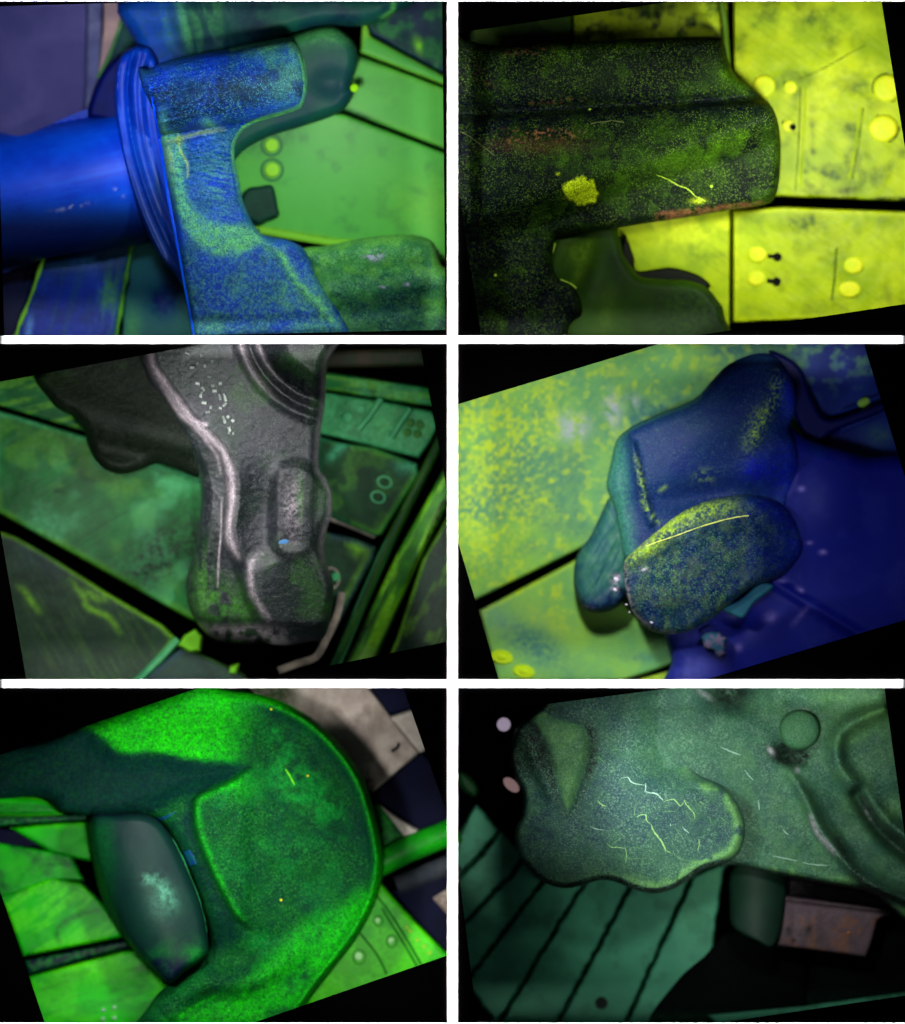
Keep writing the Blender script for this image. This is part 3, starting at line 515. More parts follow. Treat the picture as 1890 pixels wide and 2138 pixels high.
tube(P, 'mint_rod', [(700, 1195), (640, 1260), (530, 1370)], 16, m_mint, .3, label='mint green rod with bright edges running down to the bottom edge', cat='rod', smooth=False)
hf(P, 'green_block', 'small lime green block just left of the foot of the arm', 'block', [(725, 1180), (768, 1156), (795, 1185), (788, 1240), (745, 1246), (700, 1220)], m_lime3, lambda g: .5+edge(g.d, 10, .15), -.5, smooth=False, step=5)
hf(P, 'small_green_chip', 'small green chip near the bottom edge under the arm', 'chip', [(905, 1300), (940, 1290), (930, 1330), (900, 1330)], m_lime3, lambda g: .4+edge(g.d, 8, .1), -.5, smooth=False, step=5)
# right side
pl('dim brown bar at the top right under the black crop corner', [(1270, 60), (1660, 50), (1690, 120), (1270, 130)], mk('brown_stained_bar', C(58, 44, 34), C(24, 40, 20), n=2.0, rough=.6), .2, r=20)
p0 = pl('narrow green plate strip, topmost of the right hand plates', [(1250, 140), (1690, 205), (1712, 278), (1560, 262), (1250, 208)], film_light=lambda g: (.6*ss(.45, .6, g.st(8, 100, 14)), .3*ss(.5, .6, g.n(70)), 0*g.X))
p1 = pl('teal green plate with two slanted ribs at the right', [(1250, 218), (1560, 270), (1700, 300), (1725, 350), (1690, 420), (1645, 482), (1450, 432), (1250, 385)], film_light=lambda g: (.1+.3*ss(.5, .7, g.n(60)), .55+.3*ss(20, 3, g.d), .4*ss(.55, .7, g.n(90, sd=4))))
for pts in ([(1498, 250), (1452, 318), (1410, 370)], [(1612, 288), (1572, 348), (1538, 402)]): tube(P, 'rib', pts, 13, m_mint, .3, p1, smooth=False)
for x, y, r in ((1365, 322, 22), (1420, 290, 18), (1612, 345, 17), (1650, 352, 17), (1600, 382, 17), (1640, 388, 17)): rivet(P, x, y, r, m_rail if x > 1500 else m_mint, .27, p1, h=.3)
p2 = pl('dark green plate with a bright rounded border and two ringed heads', [(1250, 395), (1330, 420), (1470, 440), (1640, 505), (1645, 550), (1500, 785), (1470, 790), (1280, 708), (1250, 690)], m_dk3, film_light=lambda g: (.8*ss(34, 10, g.d)*(g.X > 1380)+.3*ss(.5, .65, g.n(60)), .9*g.bl(1600, 515, 50, 30)+.9*g.lb([(1290, 490), (1360, 415)], 18)+.4*ss(20, 3, g.d), .3*ss(.5, .7, g.n(90))))
for x, y in ((1512, 577), (1486, 636)): ring(P, x, y, 27, 9, m_mint, .25, p2, ry=.8, ang=20, h=5); rivet(P, x, y, 14, m_dk3, .25, p2, h=.3)
p3 = pl('dark plate beside the foot of the arm with a pale mint right edge', [(1270, 770), (1400, 800), (1478, 832), (1468, 880), (1300, 1190), (1240, 1210), (1240, 800)], m_sc3, film_light=lambda g: (.9*g.bl(1410, 840, 30, 30)+.6*ss(50, 20, g.d)*(g.X > 1350), .95*ss(34, 8, g.d)*(g.X > 1300), .4*ss(.4, .6, g.n(70))))
rivet(P, 1320, 950, 18, m_mint, .25, p3, h=.5); ring(P, 1300, 955, 34, 8, m_pk3, .24, p3, ry=1.2, h=5)
tube(P, 'pinkish_lip', [(1095, 1318), (1170, 1290), (1240, 1265), (1280, 1200), (1325, 1100), (1345, 1010)], 14, m_pk3, .45, label='worn pinkish metal lip curling up from the bottom edge', cat='lip', flat=.5)
tube(P, 'grey_bar', [(1290, 715), (1370, 745), (1475, 788)], 12, m_pk3, .1, label='thin pinkish grey bar under the bordered dark plate', cat='bar', smooth=False)
pl('long dark green rail nearest the plates at the right', [(1720, 395), (1745, 420), (1545, 830), (1335, 1310), (1290, 1310), (1480, 870)], m_dk3, .4, lambda g: (.5*ss(10, 3, g.d)+.3*ss(.5, .6, g.st(115, 120, 14)), .6*ss(10, 3, g.d)*(g.Y > 800), .3+0*g.X), cat='rail', name='machine_rail')
pl('middle bright green rail running down the right side', [(1775, 470), (1775, 640), (1640, 900), (1470, 1300), (1345, 1320), (1560, 860)], m_rail, .5, lambda g: (.8*ss(.45, .6, g.st(115, 200, 22)), .5*ss(1000, 1250, g.Y)*ss(.4, .6, g.st(115, 90, 12)), .8*ss(.55, .66, g.st(115, 300, 26, 5))), cat='rail', name='machine_rail', r=20)
pl('outermost dark scratched plate at the right edge', [(1775, 680), (1775, 1260), (1500, 1330), (1560, 1190), (1660, 880)], m_sc3, .35, lambda g: (.95*ss(22, 3, g.d)+.5*ss(.55, .7, g.st(115, 90, 20)), 0*g.X, .3+.3*ss(.5, .6, g.n(90))))

WEB3 = [(140, 150), (300, 60), (620, 20), (760, 200), (900, 420), (880, 560), (780, 560), (700, 530), (620, 506), (550, 530), (480, 546), (420, 530), (375, 490), (345, 430), (330, 372), (290, 320), (230, 290), (185, 240)]
hf(P, 'rear_web', 'near black rear web of the forging at the upper left', 'forging', WEB3, m_b3d, lambda g: 1.5+edge(g.d, 46, .45)+.12*np.exp(-((g.Y-.35*(g.X-200)-240)/80)**2)-.2*np.exp(-((g.Y-.2*(g.X-200)-400)/50)**2)+.02*g.n(16), -.2, step=5, film_light=lambda g: (.5*ss(.5, .7, g.n(80))*ss(260, 120, g.Y), .25*g.bl(420, 400, 160, 60)*ss(.4, .6, g.n(30)), .6*g.bl(700, 560, 80, 50)+.5*g.lb([(300, 420), (450, 380), (560, 300)], 40)))
ARM3 = [(555, 60), (640, -90), (1320, -90), (1285, 120), (1278, 260), (1258, 400), (1255, 520), (1280, 560), (1302, 620), (1303, 700), (1285, 760), (1272, 830), (1285, 900), (1310, 980), (1300, 1090), (1275, 1185), (1210, 1205), (1120, 1220), (1000, 1212), (900, 1205), (835, 1190), (775, 1130), (740, 1060), (730, 985), (742, 920), (768, 850), (780, 760), (790, 660), (785, 570), (760, 500), (730, 430), (690, 340), (640, 250), (585, 190), (565, 130)]
RL3 = [(580, -60), (588, 40), (600, 120), (640, 180), (690, 250), (745, 325), (815, 395), (872, 455), (905, 540), (912, 640), (898, 740), (905, 810), (935, 880), (955, 960), (980, 1040), (1030, 1130), (1100, 1300)]
def t_a3(g):
    d, s, t = g.ln(RL3); sg = d*s                        # sg<0: right of the ridge
    hi = ss(26, -34, sg)
    z = 1.85+.46*hi
    z = z+.10*np.exp(-(d/16)**2)-.0022*np.clip(sg, 0, 200)*(1-hi)
    z = z-.16*ss(.0, 1.0, np.exp(-((g.X-1000)/90)**2))*g.bl(1010, 700, 80, 170)
    cup = np.hypot(g.X-1330, (g.Y+60)*1.0)
    z = z+.10*np.exp(-((cup-395)/24)**2)+.12*np.exp(-((cup-330)/26)**2)-.30*ss(330, 220, cup)-.07*np.exp(-((cup-362)/22)**2)
    z = z+.17*np.exp(-np.clip(-g.sd([(1110, 560), (1150, 528), (1210, 560), (1205, 700), (1198, 830), (1110, 830), (1098, 700)]), 0, 999)**2/1100)
    z = z-.05*g.bl(1060, 690, 36, 140)
    z = z+.13*ss(-46, 46, g.sd([(988, 960), (1000, 900), (1050, 865), (1180, 850), (1300, 880), (1350, 1000), (1320, 1220), (1130, 1280), (1030, 1130)]))
    z = z-.35*ss(1110, 1200, g.Y+.05*(1100-g.X))
    return z+edge(g.d, 48, .42)+.016*(g.n(14, 3)-.5)+.04*(g.n(90, 3)-.5)
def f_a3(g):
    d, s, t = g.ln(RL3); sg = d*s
    pale = (.75*np.exp(-(d/17)**2)+.5*np.exp(-((d)/7)**2))*ss(900, 820, g.Y)*(.75+.4*ss(.3, .6, g.n(36, 3, 2)))+.8*g.lb([(1040, 850), (995, 880), (983, 950), (1000, 1030), (1055, 1115)], 13)*(.6+.5*g.n(20))*np.where((g.Y > 780) & (g.Y < 880), .45, 1)  # wear and highlights along the ridge painted in pale
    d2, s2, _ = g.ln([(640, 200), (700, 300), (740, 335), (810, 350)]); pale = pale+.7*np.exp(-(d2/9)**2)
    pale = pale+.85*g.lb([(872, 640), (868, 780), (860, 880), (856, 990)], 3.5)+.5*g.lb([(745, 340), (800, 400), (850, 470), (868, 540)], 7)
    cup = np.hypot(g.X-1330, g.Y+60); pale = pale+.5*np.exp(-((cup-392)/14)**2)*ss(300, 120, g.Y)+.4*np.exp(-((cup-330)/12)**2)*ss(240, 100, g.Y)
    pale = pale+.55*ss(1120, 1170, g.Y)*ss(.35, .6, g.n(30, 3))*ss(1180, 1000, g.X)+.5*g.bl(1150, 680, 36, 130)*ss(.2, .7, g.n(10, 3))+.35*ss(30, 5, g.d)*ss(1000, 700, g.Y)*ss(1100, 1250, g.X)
    gr = 1.0*g.bl(870, 1050, 110, 80)*ss(.35, .6, g.n(46, 4, 6))+.6*g.bl(800, 960, 40, 120)*ss(.4, .6, g.st(90, 80, 10))+.8*g.bl(1180, 640, 14, 90)+.3*g.bl(1260, 640, 40, 80)+.35*ss(.5, .7, g.n(140, sd=4))*(g.X > 900)
    dk = .7*g.bl(1110, 200, 110, 60, 50)+.45*g.bl(840, 620, 36, 200)+.4*ss(.5, .7, g.n(120, sd=9))+.6*g.bl(1060, 620, 20, 100)+.3*ss(1000, 1250, g.X)*ss(520, 300, g.Y)
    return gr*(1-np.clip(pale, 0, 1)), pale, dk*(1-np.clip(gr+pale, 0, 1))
arm3 = hf(P, 'forged_arm', 'dark grey forged arm with a worn ridge, its highlight painted pale, and stamped marks, standing over green plates', 'forging', ARM3, m_b3, t_a3, -.2, film_light=f_a3)
m_mk = mk('pale_stamp_metal', C(170, 182, 170), C(90, 104, 96), n=5, con=(.4, .6), rough=.35, spec=.4)
for i, (a, b, a2, b2_) in enumerate(((600, 135, 650, 150), (820, 180, 860, 175), (990, 235, 995, 280), (670, 345, 720, 345), (770, 275, 785, 300), (880, 300, 895, 335), (925, 478, 965, 485), (755, 578, 800, 582), (1090, 580, 1125, 582), (975, 612, 1015, 610), (845, 630, 875, 680), (850, 700, 830, 765), (1000, 692, 1045, 690), (1095, 735, 1115, 800), (1165, 720, 1190, 810), (845, 855, 895, 865), (1150, 915, 1190, 880), (955, 925, 985, 930), (1090, 938, 1125, 942), (900, 998, 950, 995), (1150, 1050, 1180, 1130), (1215, 1045, 1235, 1070), (1280, 1105, 1305, 1125), (1235, 1210, 1255, 1260), (1220, 1305, 1245, 1310), (1285, 1305, 1305, 1312))):
    q = [((300+u/6.95)/.53127, (17+v/6.95)/.53127) for u, v in ((a, b), (a2, b2_))]
    tube(P, 'stamped_mark', [q[0], (q[1][0]+.35*(q[1][0]-q[0][0]), q[1][1]+.35*(q[1][1]-q[0][1]))], 7.5, m_mk, arm3, arm3, smooth=False, flat=.9, over=.01)
lathe(P, 'blue_dye_spot', 1118, 815, [(24, -3), (22, 3), (1, 6)], mk('blue_dye', C(90, 150, 210), rough=.5), float(zat(arm3, [1118], [815])[0])-.02, arm3, ry=.6, seg=16)

# ================================================================ booth 4: navy forging head over a mottled yellow green plate
P = 4
m_pl4 = mk('mottled_teal_green_plate', C(100, 170, 100), C(136, 196, 76), n=.9, con=(.35, .65), film_lights=(C(190, 222, 36), C(190, 190, 220), C(60, 120, 110)), rough=.5, bump=.15, bs=7)
m_pl4b = mk('blue_bench_plate', C(30, 60, 140), C(24, 46, 130), n=1.1, film_lights=(C(120, 190, 110), C(60, 90, 200), C(8, 10, 90)), rough=.5, bump=.1)
m_slot4 = mk('deep_navy_slot', C(8, 14, 90), C(6, 10, 80), rough=.5)
m_b4 = mk('navy_powdered_steel', C(20, 50, 92), C(16, 38, 96), n=.9, film_lights=(C(150, 190, 60), C(60, 130, 104), C(16, 32, 170)), spk=C(90, 150, 120), spa=.2, spt=.7, drk=.2, rough=.5, bump=.25, bs=22, fine=.18)
m_b4f = mk('navy_speckled_face', C(16, 40, 88), C(16, 56, 78), n=1.6, film_lights=(C(176, 214, 50), C(200, 190, 190), C(16, 28, 140)), quiet=2, spk=C(110, 180, 90), spa=.6, spt=.58, sps=50, drk=.5, rough=.5, bump=.3, bs=24, fine=.3)
m_lug4 = mk('teal_green_steel', C(34, 84, 96), C(48, 106, 92), n=1.3, film_lights=(C(90, 150, 90), C(190, 170, 190), C(22, 40, 84)), rough=.5, bump=.12, streak=(-62, 1.4, .1, .5, C(70, 130, 90)))
m_deep = mk('deep_blue_steel', C(18, 28, 134), C(16, 24, 120), n=.6, film_lights=(C(50, 60, 150), C(150, 130, 210), C(16, 60, 130)), rough=.45, bump=.05)
m_y4 = glow('yellow_crack_glow', C(225, 235, 110), .25); m_ye4 = glow('yellow_green_head', C(190, 225, 20), .05)
def f4(g):
    ye = .8*ss(.42, .75, g.n(14, 3, 2))*(.2+ss(560, 150, g.X)*ss(1000, 760, g.Y+.2*g.X)+.5*g.bl(130, 760, 120, 200)+.8*g.bl(240, 380, 190, 130, -30))+.7*ss(.55, .7, g.n(50, sd=6))*ss(900, 1100, g.X)*0+.5*ss(.57, .66, g.n(30, sd=9))+.4*ss(60, 10, g.d)*ss(800, 500, g.Y)*0
    wh = .8*(g.bl(490, 365, 60, 50)+g.bl(645, 300, 30, 60, -10)+.9*g.bl(725, 265, 30, 30))*ss(.3, .5, g.n(30, sd=4))
    te = .5*ss(.45, .65, g.n(170, sd=1))+.7*g.bl(800, 330, 200, 90, -25)+.6*g.bl(640, 640, 60, 130)+.5*g.bl(350, 330, 30, 60)+.8*ss(900, 1200, g.X)
    return ye, wh, te*(1-np.clip(ye+wh, 0, 1))
hf(P, 'steel_plate', 'large mottled yellow green and teal plate with pale lilac spots', 'plate', [(20, 260), (20, 1040), (100, 1050), (530, 840), (900, 700), (1480, 400), (1340, 30), (760, 30)], m_pl4, lambda g: .2+edge(g.d, 10, .1)+.02*g.n(50), -.5, smooth=False, step=6, film_light=f4)
hf(P, 'steel_plate', 'lower green plate with a grey green patch, below the black slanting slot', 'plate', [(115, 1095), (520, 880), (900, 760), (900, 1300), (690, 1372), (190, 1380)], m_pl4, lambda g: .2+edge(g.d, 12, .1)+.015*g.n(60), -.5, smooth=False, step=6,
   film_light=lambda g: (.7*ss(.5, .66, g.n(60, sd=3))*ss(700, 400, g.X)*ss(1250, 1000, g.Y)+.5*g.bl(380, 1130, 130, 50, 30)+.5*ss(30, 6, g.d)*(g.Y < 1100), .12*g.bl(200, 1130, 90, 40, 30), .9*g.bl(330, 1230, 170, 80, 30)+.7*g.bl(760, 1280, 60, 20)))
hf(P, 'steel_plate', 'narrow bright yellow green plate corner at the very bottom beside the navy stem', 'plate', [(700, 1380), (880, 1330), (925, 1330), (925, 1380)], m_pl4, lambda g: .2+edge(g.d, 8, .1), -.5, smooth=False, step=6, film_light=lambda g: (.9+0*g.X, 0*g.X, 0*g.X))
for x, y, r, rx, lab in ((205, 1278, 46, 1, None), (292, 1335, 44, 1, None)):
    o = lathe(P, 'ringed_head', x, y, [(r, 0), (r, 8), (r*.8, 14), (r*.6, 12), (r*.45, 12), (r*.35, 18), (2, 20)], m_ye4, .18, ry=.62, ang=10, label=('upper' if y < 1300 else 'lower')+' of two yellow ringed heads at the bottom left corner', cat='bolt head', group='yellow ringed heads')
hf(P, 'blue_plate', 'blue plate at the upper right behind the navy head', 'plate', [(1200, 30), (1660, 30), (1720, 255), (1500, 330), (1300, 420), (1200, 200)], m_pl4b, lambda g: .2+edge(g.d, 10, .1), -.5, smooth=False, step=7, film_light=lambda g: (.8*ss(1500, 1250, g.X)*ss(200, 40, g.Y)+.5*ss(.55, .66, g.n(30))*ss(300, 80, g.Y), .2*ss(.5, .7, g.n(60)), .7*g.bl(1400, 300, 120, 130)))
lathe(P, 'lime_bead', 1642, 266, [(26, 0), (24, 8), (2, 16)], glow('lime_bead', C(150, 200, 70), .1), .3, label='lime green bead beside the navy slot at the right', cat='bead', ry=.6, ang=-25)
tube(P, 'slot_edge', [(1560, 300), (1600, 285), (1720, 235)], 8, m_pl4b, .3, label='blue grey lip above the right hand slot', cat='lip', smooth=False)
tube(P, 'slot_edge', [(1550, 378), (1740, 300)], 12, m_pl4b, .25, label='blue grey lip below the right hand slot', cat='lip', smooth=False)
hf(P, 'deep_blue_plate', 'deep blue plate at the right edge below the slot', 'plate', [(1500, 390), (1820, 270), (1820, 760), (1400, 700)], m_pl4b, lambda g: .15+edge(g.d, 10, .1), -.5, smooth=False, step=8, film_light=lambda g: (.4*g.bl(1795, 590, 20, 50)+.3*g.bl(1700, 400, 60, 40), 0*g.X, .85*ss(1700, 1500, g.X)+.6*ss(400, 500, g.Y)))  # navy deepens towards the left and below
hf(P, 'navy_curved_bar', 'dark navy curved band round the upper right of the head', 'bar', [(1265, 66), (1330, 80), (1400, 140), (1440, 250), (1500, 330), (1620, 300), (1725, 262), (1730, 300), (1520, 385), (1440, 440), (1360, 300), (1350, 180)], m_slot4, lambda g: .6+edge(g.d, 14, .2), -.5, step=6)
RB4 = [(1300, 330), (1400, 400), (1500, 440), (1640, 480), (1900, 580), (1900, 1460), (920, 1460), (880, 1290), (850, 1185), (900, 1080), (1100, 900), (1250, 640), (1330, 560)]
hf(P, 'blue_web', 'deep blue body of the forging filling the lower right, smooth and out of focus', 'forging', RB4, m_deep, lambda g: 1.25+edge(g.d, 60, .4)+.25*g.bl(1480, 640, 200, 260)+.12*np.exp(-((g.Y-1010-.6*(g.X-1330))/26)**2)-.2*g.bl(1130, 1130, 90, 70), -.2, step=6,
   film_light=lambda g: (.75*ss(1250, 950, g.X+.1*g.Y)+.25*ss(.5, .7, g.n(120)), .9*(g.bl(1480, 862, 14, 9)+g.bl(1428, 824, 12, 7)+g.bl(1318, 975, 18, 8)+g.bl(1390, 1010, 16, 8, 30)+g.bl(1395, 610, 14, 10)+.6*g.bl(1272, 1120, 24, 20)+.7*g.bl(1145, 1240, 14, 14)+.4*g.lb([(1420, 1080), (1360, 1150)], 10)), .9*g.lb([(1090, 1090), (1200, 1140), (1270, 1220)], 26)*0+.6*g.bl(1460, 440, 40, 40)))  # lighter stem haze and lilac highlights painted into the colour
hf(P, 'teal_wedge', 'teal green wedge showing between the speckled face and the navy stem', 'wedge', [(1080, 1085), (1150, 1050), (1230, 985), (1285, 1000), (1210, 1060), (1165, 1120), (1120, 1110)], mk('teal_enamel', C(44, 112, 120), C(36, 96, 112), rough=.5), lambda g: 1.75+edge(g.d, 10, .1), 1.2, step=5)
hf(P, 'teal_patch', 'dull teal patch with pinkish flecks low on the navy stem', 'patch', [(1000, 1190), (1060, 1180), (1100, 1210), (1090, 1280), (1040, 1260), (1010, 1230)], mk('teal_pink_patch', C(40, 90, 110), C(110, 96, 120), n=6, con=(.45, .6), rough=.5), lambda g: 1.62+edge(g.d, 14, .12), 1.2, step=5, jag=12)
hf(P, 'rear_lug', 'teal green rear lug at the left with a dark rough tip', 'forging', [(640, 640), (590, 730), (555, 800), (505, 875), (490, 960), (500, 1030), (530, 1085), (570, 1103), (640, 1092), (700, 1040), (760, 900), (700, 700)], m_lug4, lambda g: 1.3+edge(g.d, 44, .4)+.1*g.st(-62, 90, 20), -.2, step=5, film_light=lambda g: (.2*ss(.5, .7, g.n(40)), 1.1*(g.bl(540, 1075, 36, 12, 30)+g.bl(660, 965, 20, 14)+g.bl(655, 1005, 14, 18))*ss(.35, .55, g.n(14, 2)), .9*ss(1000, 1080, g.Y+.3*(g.X-560))))
HEAD4 = [(1250, 72), (1305, 95), (1345, 150), (1370, 220), (1372, 300), (1345, 370), (1370, 430), (1385, 520), (1370, 640), (1300, 720), (1000, 800), (760, 900), (695, 890), (675, 800), (650, 680), (622, 600), (640, 500), (660, 420), (710, 370), (800, 325), (900, 285), (980, 245), (1040, 180), (1100, 120), (1180, 82)]
def t_h4(g):
    z = 1.95+edge(g.d, 50, .34)
    d, s, t = g.ln([(725, 440), (760, 600), (800, 740)])
    z = z-.18*ss(-20, 80, d*s)*ss(900, 700, g.Y)
    z = z+.30*g.bl(1080, 330, 260, 120, -40)-.28*g.bl(1010, 640, 240, 60, -8)+.14*np.exp(-(d/16)**2)
    z = z+.12*g.lb([(1300, 140), (1260, 300), (1190, 450)], 30)-.15*g.bl(1330, 330, 40, 120)
    z = z-.5*ss(0, 220, g.X-1180+.6*(g.Y-520))*ss(380, 600, g.Y)
    return z+.03*(g.n(60)-.5)
hf(P, 'navy_forging', 'smooth navy forging head with yellow green dust streaks, leaning over the mottled plate', 'forging', HEAD4, m_b4, t_h4, -.2,
   film_light=lambda g: (.95*g.lb([(1305, 150), (1290, 240), (1240, 330), (1190, 450)], 26)*ss(.42, .7, g.n(8, 2))+.5*g.bl(1210, 360, 40, 90, 20)*ss(.45, .7, g.n(8, 2, 3))+.8*g.lb([(735, 480), (760, 580), (775, 680), (830, 745)], 13)*ss(.3, .7, g.n(8, 2))+.5*g.lb([(830, 620), (860, 600)], 8)+.35*g.bl(1010, 560, 40, 30)*ss(.5, .6, g.n(16)), .75*ss(730, 660, g.X-.1*(g.Y-450))+.5*ss(24, 4, g.d)*(g.X < 1000), .8*g.bl(1345, 240, 40, 90)+1.0*g.bl(1220, 530, 60, 50)+.9*g.bl(1370, 560, 110, 130)))  # right side painted navy to fade into haze
FACE4 = [(690, 900), (760, 830), (830, 770), (900, 715), (1000, 665), (1100, 640), (1200, 635), (1290, 655), (1350, 700), (1390, 770), (1405, 850), (1350, 930), (1270, 975), (1200, 1000), (1120, 1060), (1060, 1110), (1000, 1150), (930, 1180), (850, 1187), (780, 1160), (730, 1110), (708, 1050), (694, 980)]
def t_f4(g):
    d, s, _ = g.ln([(700, 880), (790, 828), (980, 765), (1180, 714), (1300, 700)])
    return 2.12+edge(g.d, 34, .30)+.10*np.exp(-(d/50)**2)+.03*(g.n(16, 3)-.5)+.10*(g.n(90, 3)-.5)-.25*ss(1000, 1180, g.Y)-.62*ss(1180, 1400, g.X)
face4 = hf(P, 'speckled_forging', 'speckled navy rounded face with a thin bright yellow crack line across its top', 'forging', FACE4, m_b4f, t_f4, -.2,
   film_light=lambda g: (1.0*g.lb([(700, 890), (790, 830), (900, 750), (1000, 700), (1110, 680)], 34)*ss(.3, .66, g.n(8, 2))+.75*g.bl(880, 740, 90, 20, -25)+.7*g.bl(780, 850, 60, 22, -20)+.12*ss(.4, .66, g.n(30, sd=4)), 1.2*(g.lb([(655, 970), (690, 960), (700, 1040), (730, 1120), (800, 1170)], 15)+.8*g.bl(775, 930, 30, 10)+.3*ss(24, 4, g.d)*(g.X < 900))*ss(.4, .56, g.n(12, 2)), .7*g.bl(1290, 690, 110, 26, 20)+.9*ss(1150, 1380, g.X)+.2*ss(.5, .7, g.n(80))))  # edge sparkle and navy haze at right painted into the colour
tube(P, 'crack_line', [(778, 838), (830, 818), (900, 795), (980, 765), (1080, 735), (1140, 722), (1185, 716)], 1.9, m_y4, face4, face4, wob=1.2, flat=.4, over=.012)
m_gl = mk('pale_lilac_glint', C(220, 210, 230), rough=.3)  # pale flecks stand in for sparkle on the rough edge
for x, y, r in ((660, 968, 12), (655, 1010, 9), (700, 1070, 6), (800, 1140, 7), (770, 930, 6), (712, 1100, 5)):
    lathe(P, 'bright_fleck', x, y, [(r, -3), (r*.9, 2), (1, 4)], m_gl, max(float(zat(face4, [x], [y])[0]), 1.6), face4, seg=7, ry=.7, ang=30)

# ================================================================ booth 5: large round green coated forging with a dark barrel
P = 5
m_g5 = mk('bright_green_plate', C(24, 212, 10), C(16, 170, 20), n=1.0, film_lights=(C(90, 250, 4), C(6, 60, 30), C(6, 16, 50)), rough=.4, bump=.12, bs=7)
m_disc = mk('green_powdered_casting', C(5, 82, 30), C(4, 62, 38), n=1.4, con=(.35, .65), quiet=1, film_lights=(C(28, 232, 4), C(4, 44, 44), C(8, 150, 50)), spk=C(50, 150, 50), spa=.6, spt=.55, sps=50, drk=.7, spec=.04, rough=.6, bump=.3, bs=26, fine=.25)
m_bar5 = mk('dark_slate_barrel', C(10, 42, 40), C(10, 50, 40), n=1.0, film_lights=(C(8, 110, 36), C(80, 150, 120), C(6, 20, 44)), rough=.5, spec=.12, bump=.06, fine=.06)
m_beige = mk('worn_beige_plate', C(204, 190, 176), C(164, 150, 138), n=1.6, film_lights=(C(30, 90, 30), C(90, 66, 50), C(220, 214, 200)), rough=.7, bump=.25, bs=20, fine=.12)
m_nv5 = mk('dark_navy_cloth', C(8, 10, 34), C(10, 14, 44), rough=.8)
def pl5(label, pts, film_light=None, mat=m_g5, z=.2, step=7, r=10, h=.1, cat='plate', name='steel_plate', ex=None):
    return hf(P, name, label, cat, pts, mat, lambda g: z+edge(g.d, r, h)+.015*g.n(50)+(ex(g) if ex else 0), -.5, smooth=False, step=step, film_light=film_light)
pl5('beige worn plate at the top right with a dark notch', [(960, 20), (1440, 20), (1530, 140), (1650, 290), (1465, 445), (1300, 300)], lambda g: (.9*ss(1210, 1100, g.X+.1*g.Y), .8*g.bl(1440, 410, 70, 50)+.4*g.bl(1480, 130, 30, 60, -50)+.3*ss(.55, .7, g.n(60)), .5*ss(12, 3, g.d)), m_beige)
tube(P, 'notch', [(1568, 250), (1562, 268), (1538, 284)], 6, mk('dark_notch', C(30, 30, 30)), .22, label='small dark curved notch on the beige plate', cat='notch')
pl5('small pale beige plate at the upper right corner', [(1532, 148), (1640, 115), (1700, 270), (1650, 290)], lambda g: (0*g.X, .35*ss(.5, .7, g.n(30)), .5+0*g.X), m_beige)
pl5('dark navy plate above the small beige plate', [(1448, 20), (1640, 20), (1640, 112), (1530, 142)], None, m_nv5, .1)
pl5('dark navy plate between the beige plate and the green rod', [(1455, 450), (1660, 288), (1780, 400), (1780, 560), (1640, 605), (1500, 520)], None, m_nv5, .05)
pl5('thin pale grey wedge above the green rod', [(1490, 490), (1515, 510), (1655, 600), (1600, 635)], lambda g: (0*g.X, 0*g.X, .6+0*g.X), m_beige, .3)
pl5('dark green wedge between the disc rim and the rod', [(1470, 480), (1500, 500), (1612, 640), (1500, 690)], lambda g: (0*g.X, .8+0*g.X, .2+0*g.X))
tube(P, 'green_rod', [(1460, 740), (1600, 670), (1800, 590)], 52, mk('green_lit_rod', C(24, 180, 20), C(14, 120, 24), n=1.2, rough=.4), .3, label='thick bright green rod running out to the right edge', cat='rod', smooth=False, seg=20)
tube(P, 'grey_rod', [(1560, 815), (1800, 715)], 40, mk('dim_grey_rod', C(66, 70, 74), C(30, 40, 50), n=1.3, rough=.6), .0, label='dim grey rod below the green rod', cat='rod', smooth=False, seg=16)
pl5('dark navy plate at the lower right edge', [(1540, 830), (1780, 760), (1780, 1090), (1760, 1080), (1620, 930)], None, m_nv5, .05)
pl5('small brownish plate at the right edge', [(1700, 860), (1780, 810), (1780, 950)], lambda g: (0*g.X, .6+0*g.X, 0*g.X), m_beige, .2)
pr = pl5('bright green plate at the lower right with two heads', [(1490, 790), (1540, 850), (1640, 960), (1775, 1095), (1775, 1130), (1200, 1300), (1200, 900)], lambda g: (.85*ss(.4, .6, g.n(160, sd=3))+.4, .25*ss(.55, .7, g.n(60)), 0*g.X))
m_gr5 = mk('dark_green_groove', C(12, 120, 20))
for q in ([(1480, 850), (1560, 960), (1655, 1120)], [(1500, 900), (1600, 1060), (1640, 1130)], [(1400, 980), (1480, 1080), (1520, 1160)]): tube(P, 'groove_line', q, 4, m_gr5, .23, pr, flat=.5)
m_rv5 = mk('lime_rivet', C(130, 250, 90), rough=.3, spec=.5)
for x, y, r in ((1412, 1092, 20), (1540, 1030, 15), (1487, 950, 12)): ring(P, x, y, r+5, 4, m_gr5, .2, pr, h=5, ry=1.15); rivet(P, x-3, y-3, r, m_rv5, .2, pr, h=.5)
for x, y in ((1600, 975), (1612, 990), (1640, 1025), (1668, 1050), (1690, 1075)): rivet(P, x, y, 6, glow('yellow_dot', C(200, 230, 60), .1), .22, pr, h=.5, name='drop')
